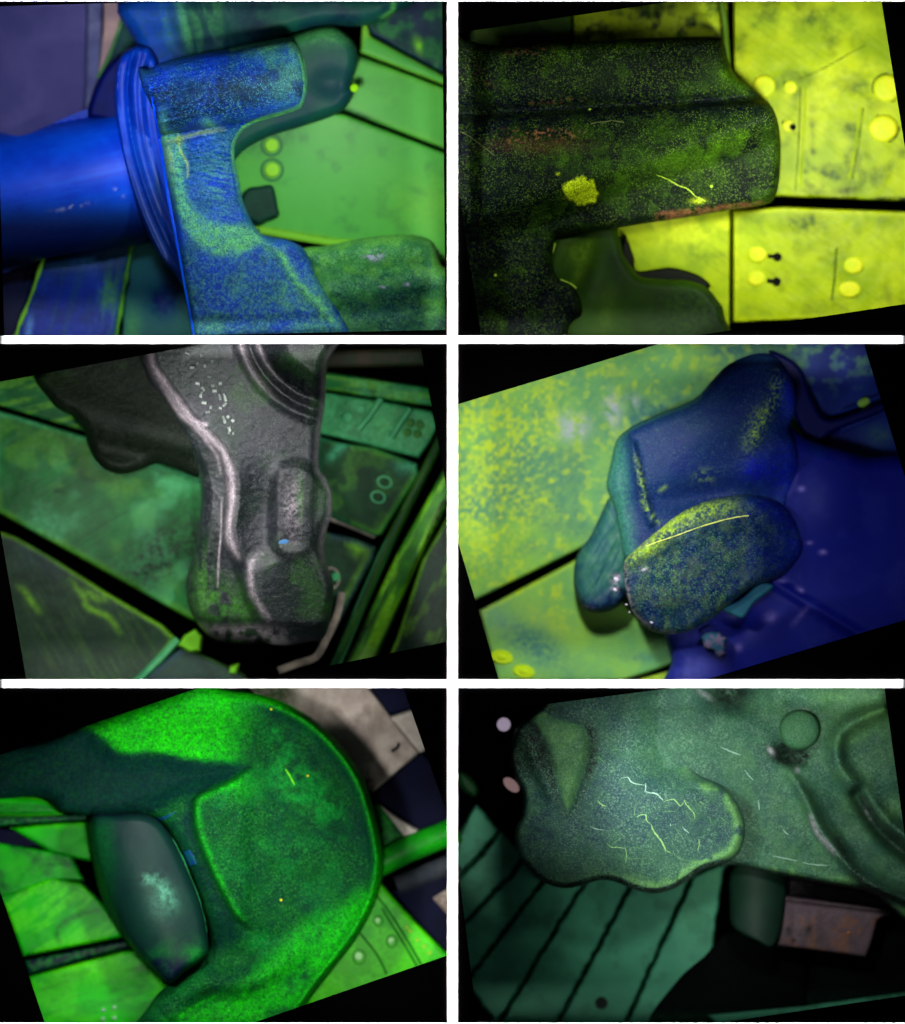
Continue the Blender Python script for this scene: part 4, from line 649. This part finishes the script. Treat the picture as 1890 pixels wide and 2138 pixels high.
# left side
pl5('dim green plate at the left edge, middle height', [(-20, 640), (280, 690), (330, 790), (200, 790), (40, 850), (-20, 860)], lambda g: (.1*ss(.5, .7, g.n(60)), .6*ss(.4, .6, g.n(90)), .15+.4*g.bl(300, 720, 50, 30)))
pl5('bright green streaked plate beside the lower left of the barrel', [(-20, 850), (40, 840), (200, 780), (320, 800), (420, 900), (500, 1010), (90, 1090), (20, 900)], lambda g: (.55*ss(.45, .6, g.st(-35, 160, 36)), .9*ss(.5, .62, g.n(70, sd=4))*ss(900, 800, g.Y+.2*g.X)+.7*g.lb([(400, 905), (300, 930), (230, 980), (235, 1040)], 12)+.5*g.bl(270, 880, 20, 20), 0*g.X))
pl5('glowing green plate filling the bottom left corner', [(110, 1170), (480, 1070), (540, 1065), (660, 1210), (640, 1370), (160, 1370)], lambda g: (.8*g.bl(380, 1130, 160, 60)+.35*ss(.45, .6, g.n(90)), .3*ss(.55, .7, g.st(-15, 120, 20))+.6*g.bl(570, 1150, 40, 40), 0*g.X))
pl5('black green strip standing in for the dark of the gap between the two left plates', [(95, 1105), (500, 1025), (530, 1048), (480, 1062), (112, 1160)], lambda g: (.15*ss(.6, .7, g.n(40)), .4+0*g.X, .9+0*g.X), z=-.1, cat='bar', name='dark_gap_bar')  # dark strip put in for the shade between the plates
pl5('bright wedge shaped plate pointing at the barrel from the left', [(40, 585), (150, 572), (358, 556), (358, 716), (200, 680)], lambda g: (.5*ss(600, 560, g.Y), .5*ss(620, 700, g.Y-.3*(g.X-200)), 0*g.X))
pl5('thin black bar across the left edge above the wedge', [(-20, 530), (355, 530), (355, 553), (150, 566), (-20, 580)], lambda g: (.3*ss(.6, .7, g.n(30)), .5+0*g.X, .8+0*g.X), z=.3, cat='bar', name='dark_gap_bar')
pl5('deep navy plate under the wedge at the left edge', [(-20, 585), (60, 590), (200, 660), (-20, 660)], None, m_nv5, .1)
hf(P, 'side_lug', 'small bright green lug at the left edge', 'lug', [(-30, 458), (60, 456), (140, 462), (190, 478), (225, 510), (235, 535), (-30, 535)], m_g5, lambda g: .9+edge(g.d, 26, .3), -.2, step=5, film_light=lambda g: (.8*ss(16, 3, g.d), .55*ss(475, 500, g.Y), 0*g.X))
m_wd = mk('pale_droplet', C(180, 230, 190), rough=.3)
for i, (x, y) in enumerate(((408, 1300), (450, 1290), (450, 1332), (405, 1336))):
    lathe(P, 'pale_droplet', x, y, [(8, 0), (7, 4), (1, 8)], m_wd, .22, label=('upper left', 'upper right', 'lower right', 'lower left')[i]+' of four pale droplets near the bottom edge on the glowing green plate', cat='droplet', group='pale droplets on the glowing green plate', seg=12)

DISC = [(-90, 300), (150, 250), (310, 190), (520, 110), (770, 20), (900, 42), (1000, 56), (1090, 82), (1170, 118), (1250, 172), (1330, 250), (1395, 335), (1440, 420), (1472, 520), (1495, 620), (1506, 710), (1498, 800), (1475, 880), (1440, 955), (1395, 1030), (1330, 1115), (1240, 1230), (1120, 1400), (1080, 1460), (520, 1460), (590, 1280), (660, 1200), (740, 1130), (815, 1080), (820, 1000), (760, 800), (680, 640), (620, 560), (520, 535), (380, 540), (300, 528), (235, 515), (190, 475), (120, 462), (-90, 462)]
PAD = [(770, 470), (830, 435), (920, 395), (990, 350), (1030, 345), (1040, 430), (1140, 520), (1330, 665), (1400, 760), (1340, 900), (1200, 960), (1100, 990), (1000, 980), (930, 935), (880, 850), (830, 750), (790, 650), (765, 560)]
SHADE_WED = [(-160, 300), (290, 200), (400, 235), (480, 290), (620, 290), (760, 320), (900, 330), (985, 342), (900, 390), (790, 440), (700, 480), (560, 545), (380, 560), (-160, 470)]
def t_d5(g):
    r = np.hypot(g.X-900, g.Y-700)
    z = 1.55+edge(g.d, 70, .5)+.22*np.exp(-((g.d-24)/20)**2)*ss(900, 1200, g.X)-.12*ss(30, 70, g.d)*ss(900, 1100, g.X)
    z = z+.24*ss(-16, 14, g.sd(PAD))*ss(1010, 930, g.X)+.1*ss(-40, 40, g.sd(PAD))*ss(930, 1010, g.X)*ss(1300, 1000, g.X)
    w = g.sd(SHADE_WED); z = z-.30*ss(-30, 90, w)
    z = z+.12*ss(0, 40, g.ln([(1060, 120), (1030, 300), (1040, 430), (1350, 670)])[0])*(g.X > 900)*ss(460, 300, g.Y-.5*(g.X-1000))*0
    z = z+.30*ss(1000, 1150, g.Y-.55*(1000-g.X))*ss(1300, 700, g.X)*0
    z = z-.3*g.bl(900, 1080, 120, 90, 40)+.25*g.lb([(640, 1330), (800, 1200), (1000, 1180), (1200, 1040)], 50)
    return z+.03*(g.n(16, 3)-.5)+.05*(g.n(90)-.5)
def f_d5(g):
    w = g.sd(SHADE_WED); jag = g.n(26)*40-20
    sh = ss(-12, 26, w+jag*.5)  # shadow wedge painted dark over the coating
    top = (.55+.5*g.n(60, sd=21))*ss(12, -22, w)*ss(400, 300, g.Y)*ss(1080, 830, g.X+.35*(g.Y-150)+60*(g.n(30)-.5))*ss(280, 330, g.X)
    br = 1.0*top+1.3*np.exp(-((g.d-6)/22)**2)*ss(880, 1080, g.X)*ss(1000, 800, g.Y)
    br = br+.62*ss(-50, 60, g.sd([(640, 1400), (900, 1230), (1060, 1100), (1200, 960), (1330, 900), (1480, 860), (1600, 1400)]))*ss(.25, .6, g.n(120)+.08)
    br = br+.4*np.exp(-((g.sd(PAD)-14)/14)**2)*ss(1000, 900, g.X)*ss(.2, .5, g.n(50))+.25*g.bl(950, 430, 80, 50)
    br = br+.7*g.lb([(1125, 355), (1145, 390), (1155, 410)], 4)+.5*g.lb([(700, 1330), (760, 1290), (860, 1240)], 7)
    mid = .8*g.sd([(1020, 140), (1100, 160), (1250, 330), (1390, 520), (1350, 650), (1200, 560), (1050, 440), (1030, 300)]).clip(0, 60)/60*ss(.35, .6, g.n(60, sd=3))+.5*g.bl(1020, 1030, 60, 40)+.2*ss(.5, .7, g.n(90, sd=8))
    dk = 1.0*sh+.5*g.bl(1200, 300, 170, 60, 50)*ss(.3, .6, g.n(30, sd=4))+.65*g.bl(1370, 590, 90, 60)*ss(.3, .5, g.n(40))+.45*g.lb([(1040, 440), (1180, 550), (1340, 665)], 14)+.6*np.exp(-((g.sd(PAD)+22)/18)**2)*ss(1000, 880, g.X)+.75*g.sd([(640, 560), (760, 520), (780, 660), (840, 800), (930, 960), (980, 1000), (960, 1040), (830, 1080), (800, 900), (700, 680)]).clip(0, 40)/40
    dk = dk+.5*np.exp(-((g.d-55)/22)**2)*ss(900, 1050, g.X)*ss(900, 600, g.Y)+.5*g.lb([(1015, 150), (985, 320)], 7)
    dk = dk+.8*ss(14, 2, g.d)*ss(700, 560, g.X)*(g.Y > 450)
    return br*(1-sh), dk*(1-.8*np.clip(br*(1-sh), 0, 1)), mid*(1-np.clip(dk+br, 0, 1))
disc = hf(P, 'round_forging', 'large rounded green powdered forging with a bright rim, raised pad and hollow painted dark as a shadow wedge', 'forging', DISC, m_disc, t_d5, -.3, film_light=f_d5)
tube(P, 'crack_line', [(1122, 352), (1138, 378), (1150, 400), (1158, 418)], 3, glow('lime_crack', C(110, 230, 30), .1), disc, disc, wob=1, flat=.4, over=.008, taper=True)
m_bd = mk('blue_bare_patch', C(10, 60, 130), C(8, 90, 80), n=6, rough=.5)
for q in ([(718, 680), (750, 672), (775, 725), (738, 738)], [(620, 545), (648, 540), (690, 522), (650, 556), (625, 560)]):
    cx = sum(a for a, b in q)/len(q); cy = sum(b for a, b in q)/len(q); z0 = float(zat(disc, [cx], [cy])[0])
    hf(P, 'bare_blue_patch', None, None, q, m_bd, lambda g: zat(disc, g.X, g.Y)+.012+edge(g.d, 4, .01), z0-.3, smooth=False, step=3.5, jag=6, parent=disc)
BAR = [(362, 535), (450, 530), (560, 530), (625, 560), (680, 630), (725, 720), (765, 810), (795, 900), (812, 990), (820, 1070), (790, 1110), (730, 1150), (668, 1197), (600, 1140), (520, 1060), (440, 950), (390, 830), (362, 710), (350, 620)]
def t_bar(g):
    d, s, t = g.ln([(470, 440), (560, 700), (640, 900), (760, 1180)]); q = np.clip(d/190, 0, 1)
    return 1.25+.85*np.sqrt(np.clip(1-q*q, 0, 1))+edge(g.d, 34, .35)+.01*g.n(60)
hf(P, 'dark_barrel', 'smooth dark slate barrel shaped pin left of the raised pad', 'pin', BAR, m_bar5, t_bar, -.3, step=5,
   film_light=lambda g: (.6*ss(960, 1130, g.Y)*ss(.3, .6, g.n(60))+.45*ss(480, 400, g.X)+.7*g.bl(760, 1080, 30, 30), .75*(g.bl(645, 830, 26, 60, -30)+g.bl(585, 785, 30, 20))*ss(.36, .55, g.n(22))+.35*g.bl(640, 880, 60, 60), .8*ss(600, 520, g.Y)*ss(520, 400, g.X)+.9*ss(-10, 40, g.Y-1080)*ss(760, 700, g.X)*ss(580, 620, g.X)+.5*ss(12, 3, g.d)))  # soft highlights and dark edges of the barrel painted into the colour
tube(P, 'barrel_edge_line', [(640, 585), (690, 650), (735, 745), (780, 860), (805, 960), (815, 1050)], 3.5, mk('green_fillet_line', C(16, 120, 60)), 1.55, disc, wob=1, flat=.5)  # thin green line along the right edge of the barrel
for x, y in ((1066, 118), (1105, 868), (1210, 380)):
    lathe(P, 'glowing_speck', x, y, [(5, -4), (5, 2), (1, 4)], glow('orange_yellow_speck', C(200, 210, 40), .2), float(zat(disc, [x], [y])[0]), disc, seg=8)

# ================================================================ booth 6: sage green forging with cracked rounded face over dark teal planks
P = 6
m_f6 = mk('sage_green_powdered_steel', C(58, 108, 78), C(50, 94, 78), n=1.5, con=(.35, .65), film_lights=(C(100, 158, 84), C(22, 26, 26), C(200, 200, 205), C(38, 72, 76)), spk=C(130, 180, 140), spa=.5, spt=.55, sps=50, drk=.4, rough=.5, spec=.12, bump=.3, bs=24, fine=.2)
m_w6 = mk('sage_green_web_steel', C(60, 122, 76), C(50, 100, 80), n=1.3, con=(.35, .65), film_lights=(C(104, 170, 74), C(24, 28, 28), C(190, 196, 196)), spk=C(120, 180, 130), spa=.35, spt=.6, drk=.3, rough=.45, bump=.3, bs=18, fine=.18)
m_plank = mk('teal_plank', C(66, 150, 112), C(56, 132, 100), n=.8, film_lights=(C(90, 180, 120), C(16, 60, 40), C(6, 10, 8)), rough=.5, bump=.05)
m_rust = mk('pinkish_grey_block', C(96, 82, 88), C(80, 66, 72), n=2.0, film_lights=(C(128, 84, 56), C(24, 22, 24), C(60, 70, 64)), rough=.6, bump=.2, fine=.15)
m_dk6 = mk('near_black_bench', C(8, 10, 10), C(10, 15, 14), n=1, film_lights=(C(20, 60, 40),), rough=.8, spec=0)
m_dg6 = mk('dark_green_drum', C(18, 48, 32), C(14, 38, 28), n=1, rough=.5, bump=.05)
m_c6 = glow('pale_crack_glow', C(150, 200, 120), .08); m_c6w = glow('white_crack', C(160, 205, 180), .05)
m_f6b = mk('sage_green_boss', C(58, 112, 76), C(64, 118, 74), n=3, spk=C(130, 180, 140), spa=.4, spt=.55, sps=50, bump=.3, bs=24, fine=.2)
# planks between the groove lines, fanning down from under the forging
GL = [((1160, 700), (1090, 760), (1010, 1365)), ((960, 780), (930, 850), (695, 1370)), ((735, 790), (690, 870), (425, 1370)), ((560, 770), (500, 860), (190, 1370)), ((400, 760), (330, 850), (60, 1210)), ((300, 700), (240, 780), (20, 1010)), ((200, 600), (120, 700), (20, 800)), ((100, 500), (60, 560), (20, 640))]
sides = ['brightest plank, right of the others, under the forging', 'second plank from the right with the small round hole', 'third plank from the right', 'fourth plank from the right, dim', 'fifth plank from the right, very dim', 'sixth plank from the right, nearly black', 'leftmost plank, almost lost in the dark']
for i in range(len(GL)-1):
    R_, L_ = GL[i], GL[i+1]; gp = 6
    pts = [(R_[0][0]-gp, R_[0][1]), (R_[1][0]-gp, R_[1][1]), (R_[2][0]-gp, R_[2][1]), (L_[2][0]+gp, max(L_[2][1], R_[2][1] if i == 0 else L_[2][1])), (L_[1][0]+gp, L_[1][1]), (L_[0][0]+gp, L_[0][1])]
    if L_[2][0] == 20 or R_[2][0] <= 60: pts.insert(3, (10, R_[2][1]+30))
    o = hf(P, 'bench_plank', 'teal bench plank: '+sides[i], 'plank', pts, m_plank, lambda g: .0+edge(g.d, 10, .1)+.01*g.n(40), -.6, smooth=False, step=6, jag=7, group='teal bench planks', film_light=lambda g: (.6*g.bl(1060, 790, 60, 50)+.35*g.bl(960, 900, 80, 120), .5*ss(14, 3, g.d)+.3*ss(.5, .7, g.n(60)), 0*g.X))  # brighter pool of light below the forging painted into the planks
lathe(P, 'bench_hole', 601, 1286, [(25, 0), (25, 10), (18, 12), (17, 5), (1, 5)], mk('dark_hole', C(6, 20, 14)), -.02, label='small dark round hole in the bench plank near the bottom', cat='hole')
hf(P, 'dark_bench_sheet', 'nearly black sheet standing in for the bench shadow at the bottom right, left of the narrow slit', 'plate', [(1120, 1000), (1300, 1075), (1400, 1095), (1385, 1340), (1030, 1370), (790, 1375), (900, 1200), (1010, 1100)], m_dk6, lambda g: .2+edge(g.d, 40, .15), -.6, smooth=True, step=7, film_light=lambda g: (.5*ss(1300, 1360, g.Y),))  # dark sheet put in for the shadow across the bench
hf(P, 'dark_bench_sheet', 'nearly black bench plate at the bottom right corner beyond the slit', 'plate', [(1425, 1095), (1820, 900), (1820, 1270), (1410, 1330)], m_dk6, lambda g: .2+edge(g.d, 10, .1), -.6, smooth=False, step=8, film_light=lambda g: (.2*ss(1200, 1280, g.Y),))
hf(P, 'bright_bench_edge', 'dim teal strip along the bottom edge of the bench', 'strip', [(1020, 1335), (1400, 1300), (1820, 1242), (1820, 1275), (1060, 1370)], m_plank, lambda g: .3+edge(g.d, 8, .06), -.4, smooth=False, step=6, film_light=lambda g: (0*g.X, .5*ss(.4, .6, g.n(60)), 0*g.X))
hf(P, 'green_drum', 'dark green rounded drum under the right of the forging', 'drum', [(1130, 740), (1320, 740), (1330, 900), (1290, 1060), (1210, 1040), (1125, 985), (1112, 900)], m_dg6, lambda g: .7+.5*np.sqrt(np.clip(1-((g.X-1220)/130)**2, 0, 1))+edge(g.d, 12, .15), -.4, step=6)
bk = hf(P, 'clamp_block', 'pinkish grey rust spotted clamp block under the forging at the right', 'block', [(1318, 780), (1800, 860), (1760, 935), (1700, 960), (1680, 1040), (1655, 1108), (1480, 1085), (1292, 1060), (1305, 960)], m_rust, lambda g: .75-.25*ss(870, 850, g.Y-.12*(g.X-1330))+edge(g.d, 16, .12)+.08*np.exp(-((g.Y-872-.12*(g.X-1330))/9)**2)+.015*g.n(20), -.4, smooth=False, step=5,
   film_light=lambda g: (.15*g.bl(1570, 1000, 60, 34)+.5*ss(.5, .66, g.n(40))*ss(900, 950, g.Y), 1.0*(g.bl(1425, 995, 14, 18)+g.bl(1345, 1000, 12, 16)+g.bl(1365, 1040, 10, 12))+.9*ss(866, 846, g.Y-.12*(g.X-1330))+.4*ss(16, 2, g.d)+.9*ss(1690, 1720, g.X), .2*ss(.5, .7, g.n(70, sd=5))))
lathe(P, 'rust_dot', 1583, 1008, [(7, -3), (6, 3), (1, 5)], mk('orange_rust', C(170, 110, 50), rough=.7), float(zat(bk, [1583], [1008])[0]), bk, seg=12)
ms1 = glow('lilac_white_bead', C(235, 215, 245), .4); ms2 = glow('pink_bead', C(225, 180, 180), .3)
lathe(P, 'lilac_bead', 213, 180, [(4, 0), (22, 10), (27, 24), (20, 38), (2, 46)], ms1, .9, label='small lilac white bead left of the top of the forging', cat='bead')
lathe(P, 'pink_bead', 243, 420, [(6, 0), (28, 8), (38, 20), (28, 34), (2, 42)], ms2, .9, label='longer pinkish bead tucked against the left of the forging', cat='bead', ry=.55, ang=42)
hf(P, 'dim_green_knob', 'dim green knob in the dark at the left edge', 'knob', [(35, 370), (70, 380), (110, 430), (100, 465), (60, 450), (32, 410)], mk('dim_green', C(16, 60, 26)), lambda g: .4+edge(g.d, 22, .2), -.4, step=6)

WEB6 = [(600, -60), (1900, -60), (1900, 925), (1700, 860), (1640, 838), (1500, 815), (1380, 792), (1250, 765), (1130, 738), (1050, 735), (900, 600), (760, 300)]
def arc(g, cx, cy, R, w): return np.exp(-((np.hypot(g.X-cx, g.Y-cy)-R)/w)**2)
RG6 = [(1330, 330), (1410, 470), (1460, 580), (1530, 680), (1610, 770), (1700, 830), (1830, 880)]
def t_w6(g):
    z = 1.75+edge(g.d, 30, .35)*ss(540, 720, g.Y)-.09*ss(24, 0, g.d)*ss(720, 540, g.Y)
    d, s, t = g.ln(RG6); z = z+.36*np.exp(-(d/22)**2)*ss(300, 480, g.Y)-.30*ss(10, 70, d*s*-1)*ss(350, 560, g.Y)*ss(1830, 1600, g.X*0+1600)
    d2, s2, _ = g.ln([(1620, 460), (1680, 560), (1750, 640), (1830, 700)]); z = z-.6*np.exp(-(d2/30)**2)
    d3, _, _ = g.ln([(1720, 120), (1560, 200), (1540, 330), (1620, 440), (1720, 560), (1830, 640)]); z = z+.42*np.exp(-(d3/34)**2)
    z = z-.5*g.bl(1350, 305, 58, 34, 15)-.7*g.bl(1110, 50, 90, 60)
    z = z+.10*g.lb([(1100, 150), (1250, 230), (1300, 300)], 40)+.15*g.lb([(1300, 20), (1330, 120), (1500, 60)], 40)
    z = z-.10*ss(20, 100, g.X-1170)*ss(500, 300, g.Y)*0
    return z+.02*(g.n(16, 3)-.5)+.10*(g.n(120)-.5)
def f_w6(g):
    d, s, t = g.ln(RG6)
    dk = 3*g.bl(1345, 300, 62, 32, 15)+1.3*g.bl(1110, 55, 80, 50)+.9*np.exp(-((g.ln([(1640, 480), (1700, 580), (1770, 650), (1830, 700)])[0])/26)**2)+.9*np.exp(-(g.ln([(1540, 640), (1620, 780), (1700, 840), (1830, 890)])[0]/22)**2)
    dk = dk+.5*ss(1240, 1170, g.X)*ss(420, 560, g.Y)+.8*ss(16, 3, g.d)*(g.Y > 600)+.15*ss(.55, .7, g.n(80, sd=4))+.3*np.exp(-((np.hypot(g.X-1388, g.Y-200)-92)/12)**2)*ss(180, 300, g.Y)  # crescent of shadow under the boss painted dark
    wh = 1.0*(g.lb([(1430, 540), (1460, 610), (1500, 660), (1530, 695)], 10)+.9*g.lb([(1265, 270), (1285, 300)], 10)+.8*g.bl(1378, 362, 10)+.6*g.lb([(1640, 505), (1670, 560)], 5)+.5*g.bl(1010, 60, 40, 10, 35)+.6*g.bl(1405, 128, 16, 9))*ss(.3, .5, g.n(14, 2)+.1)  # white highlights on the ridges painted into the colour
    gr = .8*ss(60, 20, g.d)*ss(.4, .6, g.n(40))*(g.Y > 600)+.22*ss(.42, .66, g.n(60, sd=8))*ss(1000, 1250, g.X)+.5*arc(g, 1760, 330, 190, 50)*ss(.3, .6, g.n(70))+.4*ss(1300, 1600, g.X)*ss(300, 60, g.Y)
    return gr*(1-np.clip(dk+wh, 0, 1)), dk*(1-np.clip(wh, 0, 1)), wh
w6 = hf(P, 'forging_web', 'sage green forging web at the upper right with round boss, dark hole and curved ridges', 'forging', WEB6, m_f6, t_w6, -.3, film_light=f_w6)
FACE6 = [(255, 215), (290, 168), (350, 125), (430, 60), (760, -60), (930, -60), (950, 160), (935, 270), (950, 350), (1010, 392), (1085, 425), (1130, 475), (1162, 540), (1172, 600), (1160, 660), (1130, 705), (1080, 735), (1010, 755), (950, 795), (880, 835), (810, 850), (730, 835), (660, 805), (600, 797), (545, 812), (470, 830), (400, 818), (340, 782), (290, 725), (262, 660), (262, 590), (285, 545), (293, 490), (287, 440), (258, 385), (240, 310)]
def t_f6(g):
    low = ss(480, 330, g.Y)*ss(700, 880, g.X)
    z = 2.2+edge(g.d, 24, .30)*(1-low)      # face runs into the web at the top right
    z = z-.43*low-.12*ss(420, 250, g.Y)
    z = z-.14*ss(-20, 36, g.sd([(335, 130), (440, 160), (540, 200), (555, 300), (530, 380), (470, 520), (420, 400), (370, 250)]))
    z = z-.18*ss(30, 80, g.ln([(300, 180), (380, 330), (440, 470)])[0]*g.ln([(300, 180), (380, 330), (440, 470)])[1])*ss(560, 440, g.Y)
    z = z+.05*np.exp(-((g.d-30)/14)**2)*(g.X > 900)*(g.Y > 400)
    return z+.02*(g.n(14, 3)-.5)+.06*(g.n(110)-.5)
def f_f6(g):
    pk = g.sd([(335, 130), (440, 160), (540, 200), (555, 300), (530, 380), (470, 520), (420, 400), (370, 250)])
    gr = .75*ss(-8, 12, pk)*(.6+.6*g.n(40))+.95*np.exp(-((g.d-26)/22)**2)*(ss(880, 1000, g.X)*ss(400, 430, g.Y)+.8*ss(600, 760, g.Y)*ss(600, 800, g.X)+.3)*ss(.35, .6, g.n(44, sd=3)+.05)+.12*ss(.45, .66, g.n(40, sd=5))
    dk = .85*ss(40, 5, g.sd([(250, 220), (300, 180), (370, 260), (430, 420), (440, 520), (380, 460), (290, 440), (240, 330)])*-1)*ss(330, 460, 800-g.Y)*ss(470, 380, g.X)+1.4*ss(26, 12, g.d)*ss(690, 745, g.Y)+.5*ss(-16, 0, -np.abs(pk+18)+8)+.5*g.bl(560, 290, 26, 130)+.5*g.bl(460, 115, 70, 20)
    te = (.55+.5*ss(.4, .62, g.n(50, sd=7)))*ss(800, 600, g.Y)*(1-ss(480, 330, g.Y-.3*(g.X-900))*ss(560, 800, g.X))
    return gr*(1-np.clip(dk, 0, 1)), dk, 0*te, te*(1-np.clip(dk+gr, 0, 1))
f6 = hf(P, 'lobed_forging', 'rounded sage green forging face with fine branching cracks and scalloped lower edge', 'forging', FACE6, m_f6, t_f6, -.3, film_light=f_f6)
def zpt(a, b): return ((1200+a/5.019-940)/.52573, (1550+b/5.019-1418)/.52573)
for pts, r, m, wob in (([(490, 375), (560, 365), (590, 415), (650, 435), (740, 450)], 2.2, m_c6w, 1.5), ([(742, 430), (745, 480), (735, 520)], 2.2, m_c6w, .5), ([(740, 520), (790, 528), (860, 540), (890, 570), (930, 610)], 2.6, m_c6w, 1.5),
                       ([(940, 620), (1030, 595), (1070, 625), (1110, 670), (1150, 610)], 2.0, m_c6, 1.5), ([(1150, 600), (1165, 645), (1210, 700), (1245, 735), (1260, 800)], 2.5, m_c6, 1.5),
                       ([(655, 775), (700, 758), (745, 765), (755, 820), (800, 860)], 2.2, m_c6, 1.2), ([(800, 860), (830, 930), (880, 1000), (920, 1050), (945, 1110), (960, 1140)], 3.6, m_c6, 2), ([(960, 1140), (1005, 1155)], 1.8, m_c6, 1),
                       ([(1130, 890), (1160, 920), (1200, 950)], 1.9, m_c6w, 1), ([(240, 610), (280, 650), (335, 670)], 2.4, m_c6, 2), ([(340, 1060), (390, 1100), (450, 1100), (530, 1110)], 1.8, m_c6, 1), ([(530, 1110), (545, 1180), (535, 1260)], 1.8, m_c6, 1),
                       ([(1300, 1010), (1305, 1070), (1290, 1140)], 1.6, m_c6, 1), ([(1310, 620), (1360, 650)], 1.8, m_c6, 1), ([(160, 880), (230, 910), (310, 920)], 1.6, m_c6w, 1), ([(1005, 850), (1002, 880)], 1.6, m_c6w, .5)):
    tube(P, 'crack_line', [zpt(*q) for q in pts], r*.8, m, f6, f6, wob=wob, flat=.4, over=.008, taper=True)
lathe(P, 'round_boss', 1388, 200, [(84, -20), (80, 32), (74, 54), (62, 66), (40, 70), (1, 71)], m_f6b, 1.72, w6, label='round stub boss standing above the dark hole', seg=48)
rs = random.Random(3); m_c6d = mk('dull_crack_powder', C(104, 160, 96), bump=0)
for k in range(26):
    x, y = (rs.uniform(560, 1130), rs.uniform(400, 800)) if k < 18 else (rs.uniform(600, 900), rs.uniform(120, 380)); a = rs.uniform(0, 6.3); q = [(x, y)]
    for _ in range(rs.randint(2, 4)):
        a += rs.uniform(-.9, .9); l = rs.uniform(12, 26); x += l*math.cos(a); y += l*math.sin(a)*.8; q.append((x, y))
    if float(sdist(spl(FACE6), np.array([q[-1][0]]), np.array([q[-1][1]]))[0]) > 30:
        tube(P, 'crack_line', q, .9, m_c6d, f6, f6, wob=1, flat=.4, over=.006, taper=True)
for pts in ([(885, 190), (960, 212), (1040, 238)], [(1075, 270), (1110, 285), (1155, 302)], [(1170, 360), (1185, 382), (1205, 402)], [(1280, 703), (1330, 712), (1380, 722)], [(1400, 728), (1450, 738), (1500, 740)], [(1322, 598), (1345, 620)], [(1225, 480), (1228, 520)]):
    tube(P, 'hairline_crack', pts, 1.8, m_c6w, f6 if pts[0][0] < 900 else w6, w6, wob=1, flat=.4, over=.014, taper=True)
